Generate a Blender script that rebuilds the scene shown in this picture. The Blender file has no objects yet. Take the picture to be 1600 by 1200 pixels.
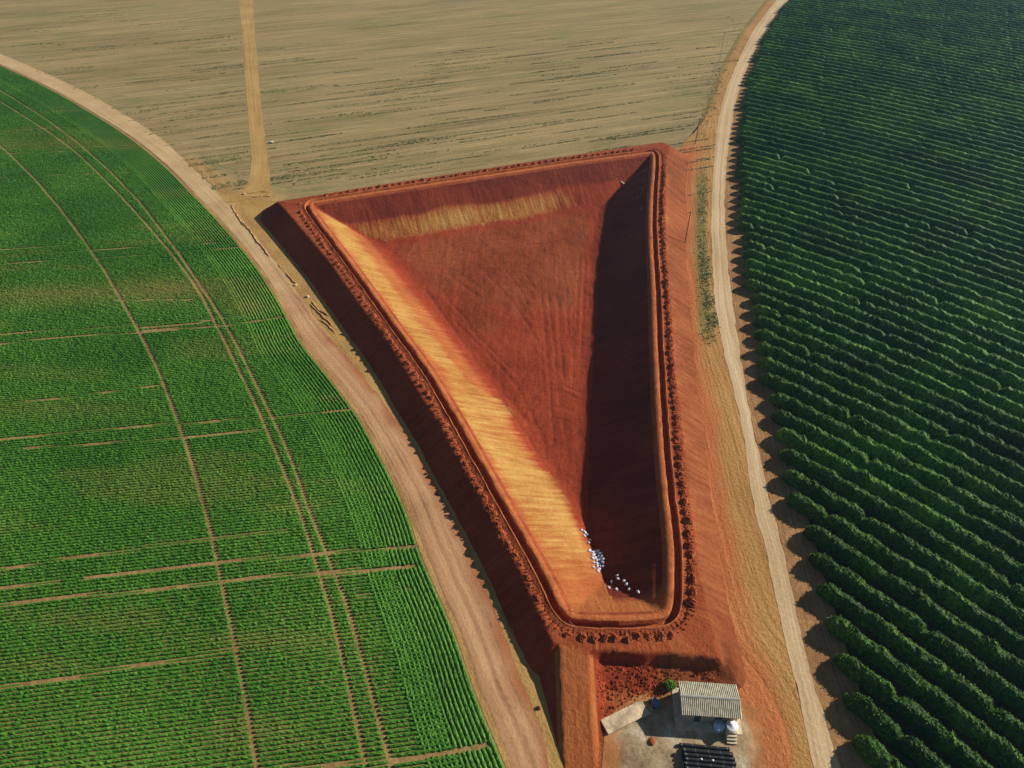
import bpy, math, random
import numpy as np
C = bpy.context.scene
PI = math.pi
R = math.radians
rng = np.random.default_rng(7)
random.seed(7)

# ------------------------------------------------------------------ camera, world, sun
F = 1120.0; HZ = -385.0; PITCH = math.atan((600 - HZ) / F); CH = 100.0
cam_d = bpy.data.cameras.new('camera'); cam = bpy.data.objects.new('camera', cam_d); C.collection.objects.link(cam)
cam.location = (0, 0, CH); cam.rotation_euler = (PI / 2 - PITCH, 0, 0)
cam_d.sensor_width = 36; cam_d.lens = 36 * F / 1600; cam_d.clip_start = 1; cam_d.clip_end = 12000
C.camera = cam
SAZ, SEL = R(19), R(28.0)
w = bpy.data.worlds.new('World'); C.world = w; w.use_nodes = True
nt = w.node_tree; bg = nt.nodes['Background']
sky = nt.nodes.new('ShaderNodeTexSky'); sky.sky_type = 'NISHITA'; sky.sun_disc = False
sky.sun_elevation = SEL; sky.sun_rotation = PI / 2 - SAZ; sky.altitude = 900
nt.links.new(sky.outputs[0], bg.inputs[0]); bg.inputs[1].default_value = 0.05
sd = bpy.data.lights.new('sun', 'SUN'); sd.energy = 5.0; sd.angle = R(0.5); sd.color = (1, .93, .82)
so = bpy.data.objects.new('sun', sd); C.collection.objects.link(so)
so.rotation_euler = (PI / 2 - SEL, 0, SAZ + PI / 2); so.location = (200, 60, 200)
C.view_settings.view_transform = 'Standard'; C.view_settings.look = 'None'
C.view_settings.gamma = 1; C.view_settings.exposure = 0.2

# ------------------------------------------------------------------ helpers
def un(x, y, z=0.0):
    x = np.asarray(x, float); y = np.asarray(y, float); u = x - 800; v = 600 - y
    dy = F * math.cos(PITCH) + v * math.sin(PITCH); dz = v * math.cos(PITCH) - F * math.sin(PITCH)
    t = (z - CH) / dz
    return np.stack([u * t, dy * t], -1)
def pr(X, Y, Z=0.0):
    Z = Z - CH; d = Y * math.cos(PITCH) - Z * math.sin(PITCH); v = Y * math.sin(PITCH) + Z * math.cos(PITCH)
    return 800 + F * X / d, 600 - F * v / d
_T = np.random.default_rng(3).random((256, 256))
def vn(x, y, s=0):
    x = np.asarray(x, float) + s * 17.31; y = np.asarray(y, float) + s * 9.77
    ix = np.floor(x).astype(int); iy = np.floor(y).astype(int); fx = x - ix; fy = y - iy
    fx = fx * fx * (3 - 2 * fx); fy = fy * fy * (3 - 2 * fy); t = _T
    a = t[ix & 255, iy & 255]; b = t[(ix + 1) & 255, iy & 255]; c = t[ix & 255, (iy + 1) & 255]; d = t[(ix + 1) & 255, (iy + 1) & 255]
    return (a * (1 - fx) + b * fx) * (1 - fy) + (c * (1 - fx) + d * fx) * fy
def fbm(x, y, s=0, o=4):
    r = 0; a = .5; n = 0
    for k in range(o):
        r = r + a * vn(x * 2 ** k, y * 2 ** k, s + k); n += a; a *= .5
    return r / n
def sst(a, b, x):
    t = np.clip((x - a) / (b - a), 0, 1); return t * t * (3 - 2 * t)
def mesh(name, V, Fa, mat, uv=None, attrs=None, smooth=True, parent=None, mats=None, mi=None):
    V = np.asarray(V, np.float32); Fa = np.asarray(Fa, np.int32); k = Fa.shape[1]
    me = bpy.data.meshes.new(name); me.vertices.add(len(V)); me.vertices.foreach_set('co', V.ravel())
    me.loops.add(Fa.size); me.loops.foreach_set('vertex_index', Fa.ravel())
    me.polygons.add(len(Fa)); me.polygons.foreach_set('loop_start', np.arange(len(Fa), dtype=np.int32) * k)
    me.polygons.foreach_set('use_smooth', np.full(len(Fa), smooth))
    if uv is not None:
        l = me.uv_layers.new(name='flow'); l.data.foreach_set('uv', np.asarray(uv, np.float32)[Fa.ravel()].ravel())
    for a, d in (attrs or {}).items():
        at = me.attributes.new(a, 'FLOAT', 'POINT'); at.data.foreach_set('value', np.asarray(d, np.float32))
    for m in (mats or [mat]): me.materials.append(m)
    if mi is not None: me.polygons.foreach_set('material_index', np.asarray(mi, np.int32))
    me.update(calc_edges=True); me.validate()
    o = bpy.data.objects.new(name, me); C.collection.objects.link(o)
    if parent: o.parent = parent
    return o
def tag(o, label=None, cat=None, group=None, kind=None):
    if label: o['label'] = label
    if cat: o['category'] = cat
    if group: o['group'] = group
    if kind: o['kind'] = kind
    return o
def struct(o): o['kind'] = 'structure'; return o
def empty(name, loc, label, cat, group=None, rz=0):
    o = bpy.data.objects.new(name, None); C.collection.objects.link(o); o.location = loc; o.rotation_euler = (0, 0, rz)
    return tag(o, label, cat, group)
def gridf(n, m, closed=False):
    i = np.arange(n if closed else n - 1)[:, None]; j = np.arange(m - 1)[None]
    a = i * m + j; b = ((i + 1) % n) * m + j
    return np.stack([a, b, b + 1, a + 1], -1).reshape(-1, 4)
def resample(P, step, closed=False):
    P = np.asarray(P, float)
    if closed: P = np.vstack([P, P[:1]])
    s = np.r_[0, np.cumsum(np.hypot(*np.diff(P[:, :2], axis=0).T))]
    n = max(2, int(round(s[-1] / step)) + 1); t = np.linspace(0, s[-1], n)
    Q = np.stack([np.interp(t, s, P[:, k]) for k in range(P.shape[1])], -1)
    return Q[:-1] if closed else Q
def chaikin(P, it=2, closed=False):
    P = np.asarray(P, float)
    for _ in range(it):
        Q = np.roll(P, -1, 0) if closed else P[1:]; A = P if closed else P[:-1]
        N = np.empty((2 * len(A), P.shape[1])); N[0::2] = .75 * A + .25 * Q; N[1::2] = .25 * A + .75 * Q
        if not closed: N = np.vstack([P[:1], N, P[-1:]])
        P = N
    return P
def normals(P, closed=False):
    if closed: T = np.roll(P, -1, 0) - np.roll(P, 1, 0)
    else: T = np.gradient(P, axis=0)
    T = T / np.hypot(T[:, 0], T[:, 1])[:, None]
    return np.stack([T[:, 1], -T[:, 0]], -1)      # right-hand side
def pdist(X, Y, P, closed=True):
    """unsigned distance to polyline and inside flag, arclength and segment id of the nearest point"""
    P = np.asarray(P, float); Q = np.roll(P, -1, 0) if closed else P[1:]; A = P if closed else P[:-1]
    best = np.full(X.shape, 1e9); ins = np.zeros(X.shape, bool); sb = np.zeros(X.shape); s = 0; kb = np.zeros(X.shape, int)
    for k, (a, b) in enumerate(zip(A, Q)):
        d = b - a; L2 = d @ d; L = math.sqrt(L2)
        t = np.clip(((X - a[0]) * d[0] + (Y - a[1]) * d[1]) / max(L2, 1e-9), 0, 1)
        q = np.hypot(X - a[0] - t * d[0], Y - a[1] - t * d[1]); m = q < best
        best[m] = q[m]; sb[m] = (s + t * L)[m]; kb[m] = k; s += L
        if closed and a[1] != b[1]:
            c = ((a[1] > Y) != (b[1] > Y)) & (X < (b[0] - a[0]) * (Y - a[1]) / (b[1] - a[1]) + a[0]); ins ^= c
    return best, ins, sb, kb

# ------------------------------------------------------------------ materials
def lin(c): return tuple(((v / 255) / 12.92 if v / 255 <= .04045 else ((v / 255 + .055) / 1.055) ** 2.4) for v in c) + (1,)
class NT:
    def __init__(s, name, rough=.95, spec=.15):
        s.m = bpy.data.materials.new(name); s.m.use_nodes = True; s.t = s.m.node_tree; s.b = s.t.nodes['Principled BSDF']
        s.b.inputs['Roughness'].default_value = rough; s.b.inputs['Specular IOR Level'].default_value = spec
    def n(s, ty, **k):
        o = s.t.nodes.new(ty)
        for a, v in k.items(): setattr(o, a, v)
        return o
    def l(s, a, b): s.t.links.new(a, b)
    def coord(s, kind='Object'): return s.n('ShaderNodeTexCoord').outputs[kind]
    def mapn(s, src, sc, rot=0):
        m = s.n('ShaderNodeMapping'); m.inputs['Scale'].default_value = sc; m.inputs['Rotation'].default_value = (0, 0, rot)
        s.l(src, m.inputs[0]); return m.outputs[0]
    def noise(s, src, scale, det=4, rough=.55, dist=0):
        o = s.n('ShaderNodeTexNoise'); o.inputs['Scale'].default_value = scale; o.inputs['Detail'].default_value = det
        o.inputs['Roughness'].default_value = rough; o.inputs['Distortion'].default_value = dist; s.l(src, o.inputs['Vector']); return o.outputs[0]
    def math(s, op, a, b=None, clamp=False):
        o = s.n('ShaderNodeMath', operation=op, use_clamp=clamp)
        for i, v in enumerate((a, b)):
            if v is None: continue
            if isinstance(v, (int, float)): o.inputs[i].default_value = v
            else: s.l(v, o.inputs[i])
        return o.outputs[0]
    def ramp(s, f, stops):
        o = s.n('ShaderNodeValToRGB'); e = o.color_ramp.elements
        while len(e) < len(stops): e.new(.5)
        for i, (p, c) in enumerate(stops): e[i].position = p; e[i].color = c if len(c) == 4 else tuple(c) + (1,)
        s.l(f, o.inputs[0]); return o.outputs[0]
    def mix(s, f, a, b):
        o = s.n('ShaderNodeMix', data_type='RGBA')
        if isinstance(f, (int, float)): o.inputs[0].default_value = f
        else: s.l(f, o.inputs[0])
        for i, v in ((6, a), (7, b)):
            if isinstance(v, tuple): o.inputs[i].default_value = v
            else: s.l(v, o.inputs[i])
        return o.outputs[2]
    def attr(s, name): o = s.n('ShaderNodeAttribute', attribute_name=name); return o.outputs['Fac']
    def bump(s, h, st, dist):
        o = s.n('ShaderNodeBump'); o.inputs['Strength'].default_value = st; o.inputs['Distance'].default_value = dist
        s.l(h, o.inputs['Height']); s.l(o.outputs[0], s.b.inputs['Normal'])
    def out(s, c):
        if isinstance(c, tuple): s.b.inputs['Base Color'].default_value = c
        else: s.l(c, s.b.inputs['Base Color'])
        return s.m
def soil(name, cols, st=(.04, .9), wts=(.35, .4, .25), big=.06, fine=1.6, bump=.6, bd=.25, layers=(), flow=True):
    """earth: blotches + streaks along the flow coordinates + grain; layers = (attribute, ramp colours, noise amount)"""
    t = NT(name); ob = t.coord(); fl = t.coord('UV') if flow else ob
    b = t.noise(ob, big, 5); s1 = t.noise(t.mapn(fl, (st[0], st[1], 1)), 1, 5, .65, .4); g = t.noise(ob, fine, 5, .7)
    f = t.math('ADD', t.math('ADD', t.math('MULTIPLY', b, wts[0]), t.math('MULTIPLY', s1, wts[1])), t.math('MULTIPLY', g, wts[2]))
    n = len(cols); st_ = [(.33 + .34 * i / (n - 1), lin(c)) for i, c in enumerate(cols)]
    col = t.ramp(f, st_)
    for (a, cc, na) in layers:
        v = t.math('ADD', t.attr(a), t.math('MULTIPLY', t.math('SUBTRACT', s1, .5), na)); v = t.math('ADD', v, t.math('MULTIPLY', t.math('SUBTRACT', g, .5), na * .5), True)
        c2 = t.ramp(f, [(.33 + .34 * i / (len(cc) - 1), lin(c)) for i, c in enumerate(cc)])
        k = t.ramp(v, [(.12, (0, 0, 0)), (.88, (1, 1, 1))])
        col = t.mix(k, col, c2)
    h = t.math('ADD', t.math('MULTIPLY', s1, .6), g); t.bump(h, bump, bd)
    return t.out(col)

# ------------------------------------------------------------------ outlines, traced at their own height
def zc(Y): return 2.8 + (np.clip(Y, 50, 230) - 60) / 126 * 1.25
def at_crest(P, dz=0):
    P = np.asarray(P, float); z = np.full(len(P), 3.5)
    for _ in range(6): q = un(P[:, 0], P[:, 1], z + dz); z = zc(q[:, 1])
    return q
TR_L = [(479, 324), (485, 334), (500, 355), (540, 407), (607, 500), (620, 520), (644, 550), (672, 592), (695, 631), (722, 677), (762, 750), (800, 818), (835, 880), (855, 917), (866, 943)]
TR_N = [(876, 961), (893, 972), (915, 975), (975, 975.5), (1028, 973), (1044, 969)]
TR_R = [(1055, 956), (1058.5, 930), (1059, 885), (1056, 832), (1049, 780), (1042, 712), (1037, 640), (1031, 540), (1029, 480), (1026, 420), (1023, 387), (1022, 331), (1024, 294), (1027, 255)]
TR_B = [(1026, 240), (1019, 235), (1001, 238), (937, 246), (900, 251), (800, 266), (740, 275), (615, 294), (500, 311.5), (483, 315)]
T0 = at_crest(TR_L + TR_N + TR_R + TR_B)
TP = resample(chaikin(T0, 2, True), .6, True)          # trench centre line; left side down, near end, right side up, back
NO = normals(TP, True)                                  # points to the outside?
_c = TP.mean(0)
if ((TP - _c) * NO).sum(1).mean() < 0: NO = -NO
for _ in range(3): NO = NO + np.roll(NO, 1, 0) + np.roll(NO, -1, 0); NO /= np.hypot(*NO.T)[:, None]
INN = TP - NO * 1.25
OUT_L = [(434, 315), (455, 338), (512, 405), (577, 495), (597, 520), (627, 565), (657, 616), (687, 662), (704, 695), (740, 757), (775, 820), (807, 880), (825, 922), (850, 972), (866, 1006)]
OUT_N = [(900, 1014), (940, 1019), (1005, 1019), (1055, 1021), (1105, 1027), (1130, 1030)]
OUT_R = [(1124, 1018), (1117, 1000), (1105, 957), (1099, 920), (1091, 882), (1083, 825), (1077, 780), (1072, 732), (1065, 660), (1057, 600), (1051, 540), (1049, 490), (1044, 440), (1041, 400), (1040, 330), (1041, 260), (1045, 236)]
OUT_B = [(1046, 226), (1034, 222), (940, 236), (800, 257), (740, 266.5), (600, 288), (500, 304), (450, 312)]
OUTP = resample(at_crest(OUT_L + OUT_N + OUT_R + OUT_B), 3, True)
RAMPC = [un(897, 1008, 2.9), un(898, 1050, 1.9), un(902, 1120, 1.0), un(906, 1190, .2), un(907, 1240, -.3)]
RAMPZ = [2.85, 2.1, 1.15, .25, -.35]
RAMPC = np.array(RAMPC)

def terrain(X, Y):
    shp = X.shape; X = X.ravel(); Y = Y.ravel()
    dI, iI, sI, kI = pdist(X, Y, INN[::3]); dO, iO, sO, kO = pdist(X, Y, OUTP)
    zr = zc(Y); n1 = fbm(X * .35, Y * .35, 1); n2 = fbm(X * 1.3, Y * 1.3, 5, 3)
    zin = np.where(iI, dI, 0)
    dep = zin / 1.64; D = 8.2
    dep = D - np.where(D - dep > 1.2, D - dep, np.where(dep < D + 1.2, (D - dep + 1.2) ** 2 / 4.8, 0))    # soft toe
    dep = np.where(dep < 0, 0, dep)
    zz = zr - dep + np.where(zin > 2, (n1 - .5) * .35 + (n2 - .5) * .10, 0)
    # lower-left wash bench on the floor, tread ridges
    zz = np.where(~iI, zr + (n2 - .5) * .12 - np.where((dI < 2.85), .95 * sst(0, .25, dI), 0), zz)
    dout = np.where(iO, 0, dO); rough = sst(0, 2, dout) * ((n1 - .5) * .5 + (n2 - .5) * .25)
    zo = zr - (dout + (n1 - .5) * .7 * sst(0, 3, dout)) / 1.54 + rough
    # near slope: a steep cut at the top, then slumped rubble
    near = (Y < 52) & (X > 8) & (~iO)
    nw = sst(10.5, 12.5, X) * (Y < 54) * (1 - sst(29, 33, X)); dn = dout + (n1 - .5) * .8
    zst = zr - np.where(dn < .9, 1.9 * np.maximum(dn, 0), 1.71 + (dn - .9) * .28); zo = np.where(nw > 0, zo * (1 - nw) + nw * zst, zo)
    zo = zo + np.where(near, (fbm(X * .9, Y * .9, 8) - .5) * .55 * sst(0.6, 2, dout), 0)
    dR, _, sR, kR = pdist(X, Y, RAMPC, False)
    L = np.r_[0, np.cumsum(np.hypot(*np.diff(RAMPC, axis=0).T))]; zR = np.interp(sR, L, RAMPZ)
    hw = 2.0; zramp = zR - np.maximum(dR - hw, 0) / 1.4 + (n2 - .5) * .12
    zramp = np.where(Y > RAMPC[0][1] + .3, -9, zramp)
    z = np.where(iO, zz, np.maximum(zo, zramp))
    a = dict(din=zin, dout=dout, sI=sI, inside=iI.astype(float), onramp=(zramp > zo).astype(float) * (dR < hw + 1))
    return z.reshape(shp), {k: v.reshape(shp) for k, v in a.items()}
def tz(x, y):
    z, a = terrain(np.array([x]), np.array([y])); return float(z[0])
def on_terrain(px, py):
    z = -3.0
    for _ in range(30):
        q = un(px, py, z); z = .5 * z + .5 * tz(q[0], q[1])
    return q[0], q[1], z

# ------------------------------------------------------------------ the ground and its sheets
RED = [(108, 52, 30), (150, 76, 42), (176, 96, 56), (200, 122, 76)]
m_ground = soil('dry_soil', [(120, 88, 58), (158, 122, 80), (182, 146, 98)], (.05, .6), flow=False)
gx = np.r_[-4000, -1200, -500, np.arange(-160, 161, 2.0), 500, 1200, 4000]; gy = np.r_[-1500, -300, np.arange(0, 301, 2.0), 700, 1500, 5000]
GX, GY = np.meshgrid(gx, gy, indexing='ij')
V = np.stack([GX, GY, np.full(GX.shape, -.05)], -1).reshape(-1, 3); Fq = gridf(len(gx), len(gy))
dd, ii, _, _ = pdist(V[:, 0], V[:, 1], OUTP)
keep = ~ii[Fq].any(1)
struct(mesh('ground', V, Fq[keep], m_ground))

def sheet(name, A, B, mat, z, m=12, step=1.0, jit=(0, 0), js=.5, seed=0, attrs=True, relief=0, mfun=None):
    """a strip of ground between edge curves A and B (world xy)"""
    A = resample(A, step); n = len(A)
    B = np.asarray(B, float); s = np.r_[0, np.cumsum(np.hypot(*np.diff(B, axis=0).T))]; t = np.linspace(0, s[-1], n)
    B = np.stack([np.interp(t, s, B[:, k]) for k in range(2)], -1)
    D = B - A; W = np.hypot(*D.T); D = D / W[:, None]; sa = np.r_[0, np.cumsum(np.hypot(*np.diff(A, axis=0).T))]
    A = A - D * ((fbm(sa * js, sa * 0, seed) - .5) * 2 * jit[0])[:, None]; B = B + D * ((fbm(sa * js, sa * 0 + 7, seed) - .5) * 2 * jit[1])[:, None]
    u = np.linspace(0, 1, m)[None, :, None]; P = A[:, None] * (1 - u) + B[:, None] * u
    Z = np.full(P.shape[:2], z)
    if relief: Z = Z + relief * (fbm(P[..., 0] * .6, P[..., 1] * .6, seed + 2) - .5) * np.minimum(1, np.minimum(u[..., 0], 1 - u[..., 0]) * 6)
    V = np.concatenate([P, Z[..., None]], -1).reshape(-1, 3)
    uv = np.stack([np.repeat(sa[:, None], m, 1), u[..., 0] * W[:, None]], -1).reshape(-1, 2)
    wv_ = np.repeat(u[..., 0], n, 0); ctr_ = [.3, .5, .72]
    rut = sum(np.exp(-((wv_ - c_ - .06 * (fbm(sa[:, None] * .02, sa[:, None] * 0 + c_ * 30, seed + 9) - .5)) / .06) ** 2) for c_ in ctr_) * (.05 + .7 * fbm(sa * .05, sa * 0, seed + 4))[:, None]
    at = {'w': wv_.ravel(), 'rut': np.clip(rut, 0, 1).ravel(), 'redw': (sst(.55, 1.1, wv_ + .5 * (fbm(P[..., 0] * .15, P[..., 1] * .15, seed + 6) - .5)) * .8 * (P[..., 1] < 130)).ravel(), 'pale': sst(125, 185, P[..., 1]).ravel()}
    return struct(mesh(name, V, gridf(n, m), mat, uv, at))

# fallow stubble field beyond the basin
t = NT('stubble'); ob = t.coord(); ro = t.mapn(ob, (1, 1, 1), R(-19.5))
big = t.noise(t.mapn(ro, (.012, .05, 1)), 1, 5, .6); lines = t.noise(t.mapn(ro, (.02, .62, 1)), 1, 5, .62, .1)
l2 = t.noise(t.mapn(ro, (.05, 1.5, 1)), 1, 3, .6); g = t.noise(t.mapn(ro, (.5, 1.6, 1)), 1.0, 6, .85)
l3 = t.noise(t.mapn(ro, (.004, .42, 1)), 1, 6, .8)
f = t.math('ADD', t.math('ADD', t.math('MULTIPLY', big, .2), t.math('MULTIPLY', lines, .3)), t.math('ADD', t.math('MULTIPLY', l3, .28), t.math('MULTIPLY', g, .24)))
c1 = t.ramp(f, [(.38, lin((92, 84, 50))), (.46, lin((146, 126, 84))), (.53, lin((170, 146, 102))), (.62, lin((196, 168, 116)))])
gn = t.noise(t.mapn(ro, (.06, 1.1, 1)), 1, 6, .75, .1); gb = t.noise(t.mapn(ro, (.016, .03, 1)), 1, 3)
gm = t.ramp(t.math('ADD', t.math('MULTIPLY', gn, .72), t.math('MULTIPLY', gb, .28)), [(.52, (0, 0, 0)), (.6, (.7, .7, .7))])
col = t.mix(gm, c1, lin((104, 122, 66)))
t.bump(t.math('ADD', lines, t.math('ADD', g, l2)), .8, .4)
m_fal = t.out(col)
nearb = np.vstack([un(np.array([-700, -200, 0, 100, 250, 340, 400]), np.array([150, 95, 92, 135, 218, 300, 320]), 0), OUTP[0:0],
                   at_crest([(445, 313), (500, 304.5), (600, 288.5), (740, 267), (800, 257.5), (940, 236.5), (1034, 223), (1046, 228)]),
                   un(np.array([1090, 1125]), np.array([226, 226]), 0), un(np.array([1150, 1230, 1400]), np.array([100, 0, -100]), 0)])
farb = np.array([[-700, 900], [-300, 900], [0, 900], [300, 900], [800, 900]])
sheet('fallow_field', nearb, farb, m_fal, 0.0, m=60, step=2)

# left verge, from the crop edge to under the embankment
CE = [(-260, 0), (-120, 50), (-60, 77), (0, 102), (50, 125), (100, 151), (175, 196), (225, 231), (270, 271), (295, 298), (340, 343), (372, 381), (400, 415), (431, 462), (456, 509), (469, 535), (515, 591), (560, 650), (587, 700), (617, 757), (640, 810), (655, 860), (675, 907), (695, 951), (715, 1000), (742, 1082), (770, 1150), (790, 1197), (815, 1260), (850, 1360)]
CEw = chaikin(un([p[0] for p in CE], [p[1] for p in CE]), 2)
TE = [(300, 283), (345, 300), (400, 312), (430, 316), (446, 330)]
TEw = np.vstack([un([p[0] for p in TE], [p[1] for p in TE], 0), at_crest(OUT_L[2:]), un([885, 885, 900], [1100, 1200, 1360], 0)])
i0 = int(np.argmin(np.hypot(*(CEw - un(290, 290)).T)))
m_vl = soil('verge_soil', [(118, 88, 54), (164, 124, 76), (190, 148, 92), (204, 166, 106)], (.07, .5), big=.12, bump=.8, layers=[('w', [(150, 122, 66), (182, 146, 84), (196, 160, 96)], .6)])
sheet('left_verge', CEw[i0:], TEw, m_vl, .01, m=22, step=.8, relief=.0)
RR = [(-260, -25), (-120, 28), (-60, 58), (0, 84), (62, 110), (125, 139), (187, 174), (250, 213), (300, 261), (330, 290), (365, 327), (390, 358), (422, 398), (450, 436), (475, 472), (500, 510), (545, 560), (592, 618), (632, 676), (672, 742), (712, 812), (744, 880), (772, 950), (804, 1030), (832, 1100), (852, 1160), (865, 1230), (880, 1360)]
RRw = chaikin(un([p[0] for p in RR], [p[1] for p in RR]), 2)
CE2 = resample(CEw, 1.0); CE2 = CE2 + normals(CE2) * 0
nrm = normals(CE2); sgn = np.sign(((RRw.mean(0) - CE2.mean(0)) @ nrm.mean(0))); CRD = CE2 + nrm * sgn * .9
m_rl = soil('packed_earth', [(136, 96, 66), (178, 132, 94), (200, 154, 112), (222, 184, 138)], (.02, .9), big=.09, wts=(.34, .5, .16), bump=.6, bd=.2, layers=[('rut', [(194, 150, 108), (216, 178, 132)], .5), ('redw', [(140, 80, 50), (170, 104, 66), (190, 128, 84)], 1.0), ('pale', [(164, 132, 92), (200, 168, 122), (224, 196, 150)], .3)])
sheet('left_road', CRD, RRw, m_rl, .03, m=48, step=.7, jit=(.3, .5), js=.3, seed=4)

# right road and verge
RDL = [(1330, -130), (1262, -50), (1212, 0), (1175, 50), (1151, 100), (1131, 150), (1120, 200), (1115, 250), (1112, 300), (1111, 360), (1113, 425), (1117, 480), (1127, 525), (1133, 560), (1144, 600), (1154, 640), (1165, 700), (1173, 770), (1186, 820), (1197, 860), (1213, 935), (1236, 1040), (1256, 1120), (1271, 1200), (1290, 1290), (1310, 1400)]
RDR = [(1352, -130), (1282, -50), (1230, 0), (1194, 50), (1169, 100), (1151, 150), (1142, 200), (1136, 250), (1132, 300), (1133, 360), (1138, 425), (1147, 490), (1154, 540), (1161, 580), (1170, 640), (1184, 700), (1200, 770), (1216, 830), (1224, 860), (1240, 935), (1262, 1040), (1288, 1120), (1312, 1200), (1340, 1290), (1375, 1400)]
RDLw = chaikin(un([p[0] for p in RDL], [p[1] for p in RDL]), 2); RDRw = chaikin(un([p[0] for p in RDR], [p[1] for p in RDR]), 2)
m_rr = soil('pale_road_dust', [(168, 136, 98), (202, 172, 130), (222, 196, 156)], (.02, .9), big=.05, wts=(.25, .5, .25), bump=.5, bd=.2, layers=[('rut', [(214, 190, 154), (234, 214, 180)], .5)])
sheet('right_road', RDLw, RDRw, m_rr, .05, m=36, step=.8, jit=(.3, .35), js=.35, seed=6)
VR_A = [(1240, -60), (1196, 0), (1160, 45), (1130, 95), (1112, 140), (1100, 175), (1088, 205), (1075, 215)]
VRw = np.vstack([un([p[0] for p in VR_A], [p[1] for p in VR_A], 0), at_crest(OUT_R[::-1]), un([1160, 1185, 1200, 1200], [1090, 1140, 1200, 1400], 0)])
m_vr = soil('dry_grass_soil', [(122, 86, 48), (172, 126, 72), (192, 146, 88), (216, 178, 118)], (.035, .9), big=.05, wts=(.3, .45, .25), bump=1, bd=.3,
            layers=[('redz', [(144, 72, 42), (178, 98, 58), (198, 120, 72), (210, 146, 92)], .9), ('grn', [(84, 92, 44), (110, 112, 58), (134, 126, 72)], .8)])
A = chaikin(VRw, 1); o = sheet('right_verge', A, RDLw[int(.03 * len(RDLw)):], m_vr, .02, m=40, step=.8, jit=(.5, 0), seed=3)
co = np.empty(len(o.data.vertices) * 3, np.float32); o.data.vertices.foreach_get('co', co); co = co.reshape(-1, 3)
ww = np.empty(len(co), np.float32); o.data.attributes['w'].data.foreach_get('value', ww)
px, py = pr(co[:, 0], co[:, 1], 0)
redz = (1.0 - 1.12 * sst(.36, .95, ww + (fbm(co[:, 0] * .12, co[:, 1] * .12, 91) - .5) * .35) - .25 * sst(840, 1000, py)) * sst(214, 240, py)
grn = (sst(.5, .7, ww) * (1 - sst(.8, .97, ww)) * sst(225, 300, py) * (1 - sst(500, 560, py)) * .62 + .55 * (1 - sst(190, 230, py)) * (1 - sst(.1, .5, ww)))
for nme, d in (('redz', redz), ('grn', grn)):
    at = o.data.attributes.new(nme, 'FLOAT', 'POINT'); at.data.foreach_set('value', d.astype(np.float32))
# coffee field soil, to the right of the right road
FC = np.array([985.0, -1.9]); FR = 939.9
th = np.linspace(PI + .22, PI - .75, 500)
def circ(r, t=th): return np.stack([FC[0] + r * np.cos(t), FC[1] + r * np.sin(t)], -1)
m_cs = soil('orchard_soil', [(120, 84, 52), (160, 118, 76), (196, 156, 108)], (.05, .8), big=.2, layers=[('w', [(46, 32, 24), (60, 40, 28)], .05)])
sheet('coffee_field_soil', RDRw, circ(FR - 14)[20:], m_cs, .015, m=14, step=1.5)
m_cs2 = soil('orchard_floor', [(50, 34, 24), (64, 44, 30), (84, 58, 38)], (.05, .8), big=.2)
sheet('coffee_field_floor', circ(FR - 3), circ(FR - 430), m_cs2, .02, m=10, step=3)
# farm track through the fallow field
m_ft = soil('track_dust', [(150, 116, 66), (182, 146, 88), (206, 170, 106)], (.03, .9), big=.08, bump=.5)
FTL = [(360, -120), (369, -50), (373, 0), (379, 50), (385, 150), (391, 215), (394, 250), (390, 280), (368, 306)]; FTR = [(386, -120), (391, -50), (395, 0), (399, 60), (407, 150), (414, 215), (419, 250), (422, 285), (428, 308)]
sheet('farm_track', un([p[0] for p in FTL], [p[1] for p in FTL]), un([p[0] for p in FTR], [p[1] for p in FTR]), m_ft, .035, m=12, step=1.5, jit=(.4, .4), js=.5, seed=9)
# field corner behind the left end of the basin (dry, scuffed)
m_fc = soil('scuffed_corner', [(118, 88, 54), (164, 128, 80), (190, 152, 96), (204, 170, 112)], (.07, .5), big=.12, bump=.8, layers=[('w', [(100, 92, 60), (146, 132, 90), (174, 154, 108)], .9)])
sheet('field_corner', un([285, 345, 380, 434], [247, 300, 312, 315]), un([300, 345, 400, 475], [240, 258, 280, 298]), m_fc, .025, m=24, step=.8, jit=(0, 2.6), js=.12, seed=12)
# yard of the shed
m_yd = soil('yard_dirt', [(98, 80, 58), (146, 124, 94), (180, 160, 126), (222, 210, 190)], (.9, .9), big=.3, wts=(.62, .18, .2), flow=False, bump=.5, layers=[('edge', [(140, 92, 56), (176, 118, 72), (198, 144, 94)], 1.2)])
YA = [(944, 1152), (950, 1120), (975, 1100), (1000, 1088), (1050, 1078), (1110, 1078), (1160, 1086), (1182, 1110), (1190, 1140)]
YB = [(930, 1330), (960, 1330), (1000, 1330), (1050, 1330), (1100, 1330), (1150, 1330), (1180, 1330), (1200, 1330), (1215, 1330)]
yo = sheet('yard', un([p[0] for p in YA], [p[1] for p in YA]), un([p[0] for p in YB], [p[1] for p in YB]), m_yd, .045, m=20, step=.25, jit=(1.0, 0), js=.9, seed=21)
co = np.empty(len(yo.data.vertices) * 3, np.float32); yo.data.vertices.foreach_get('co', co); co = co.reshape(-1, 3)
d_, _, _, _ = pdist(co[:, 0].astype(float), co[:, 1].astype(float), np.vstack([un([944, 944], [1300, 1152]), un([p[0] for p in YA], [p[1] for p in YA]), un([1215], [1300])]), False)
yo.data.attributes.new('edge', 'FLOAT', 'POINT').data.foreach_set('value', (1.05 - sst(.2, 3.2, d_ + 2.2 * (fbm(co[:, 0] * .5, co[:, 1] * .5, 95) - .5))).astype(np.float32))
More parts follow.
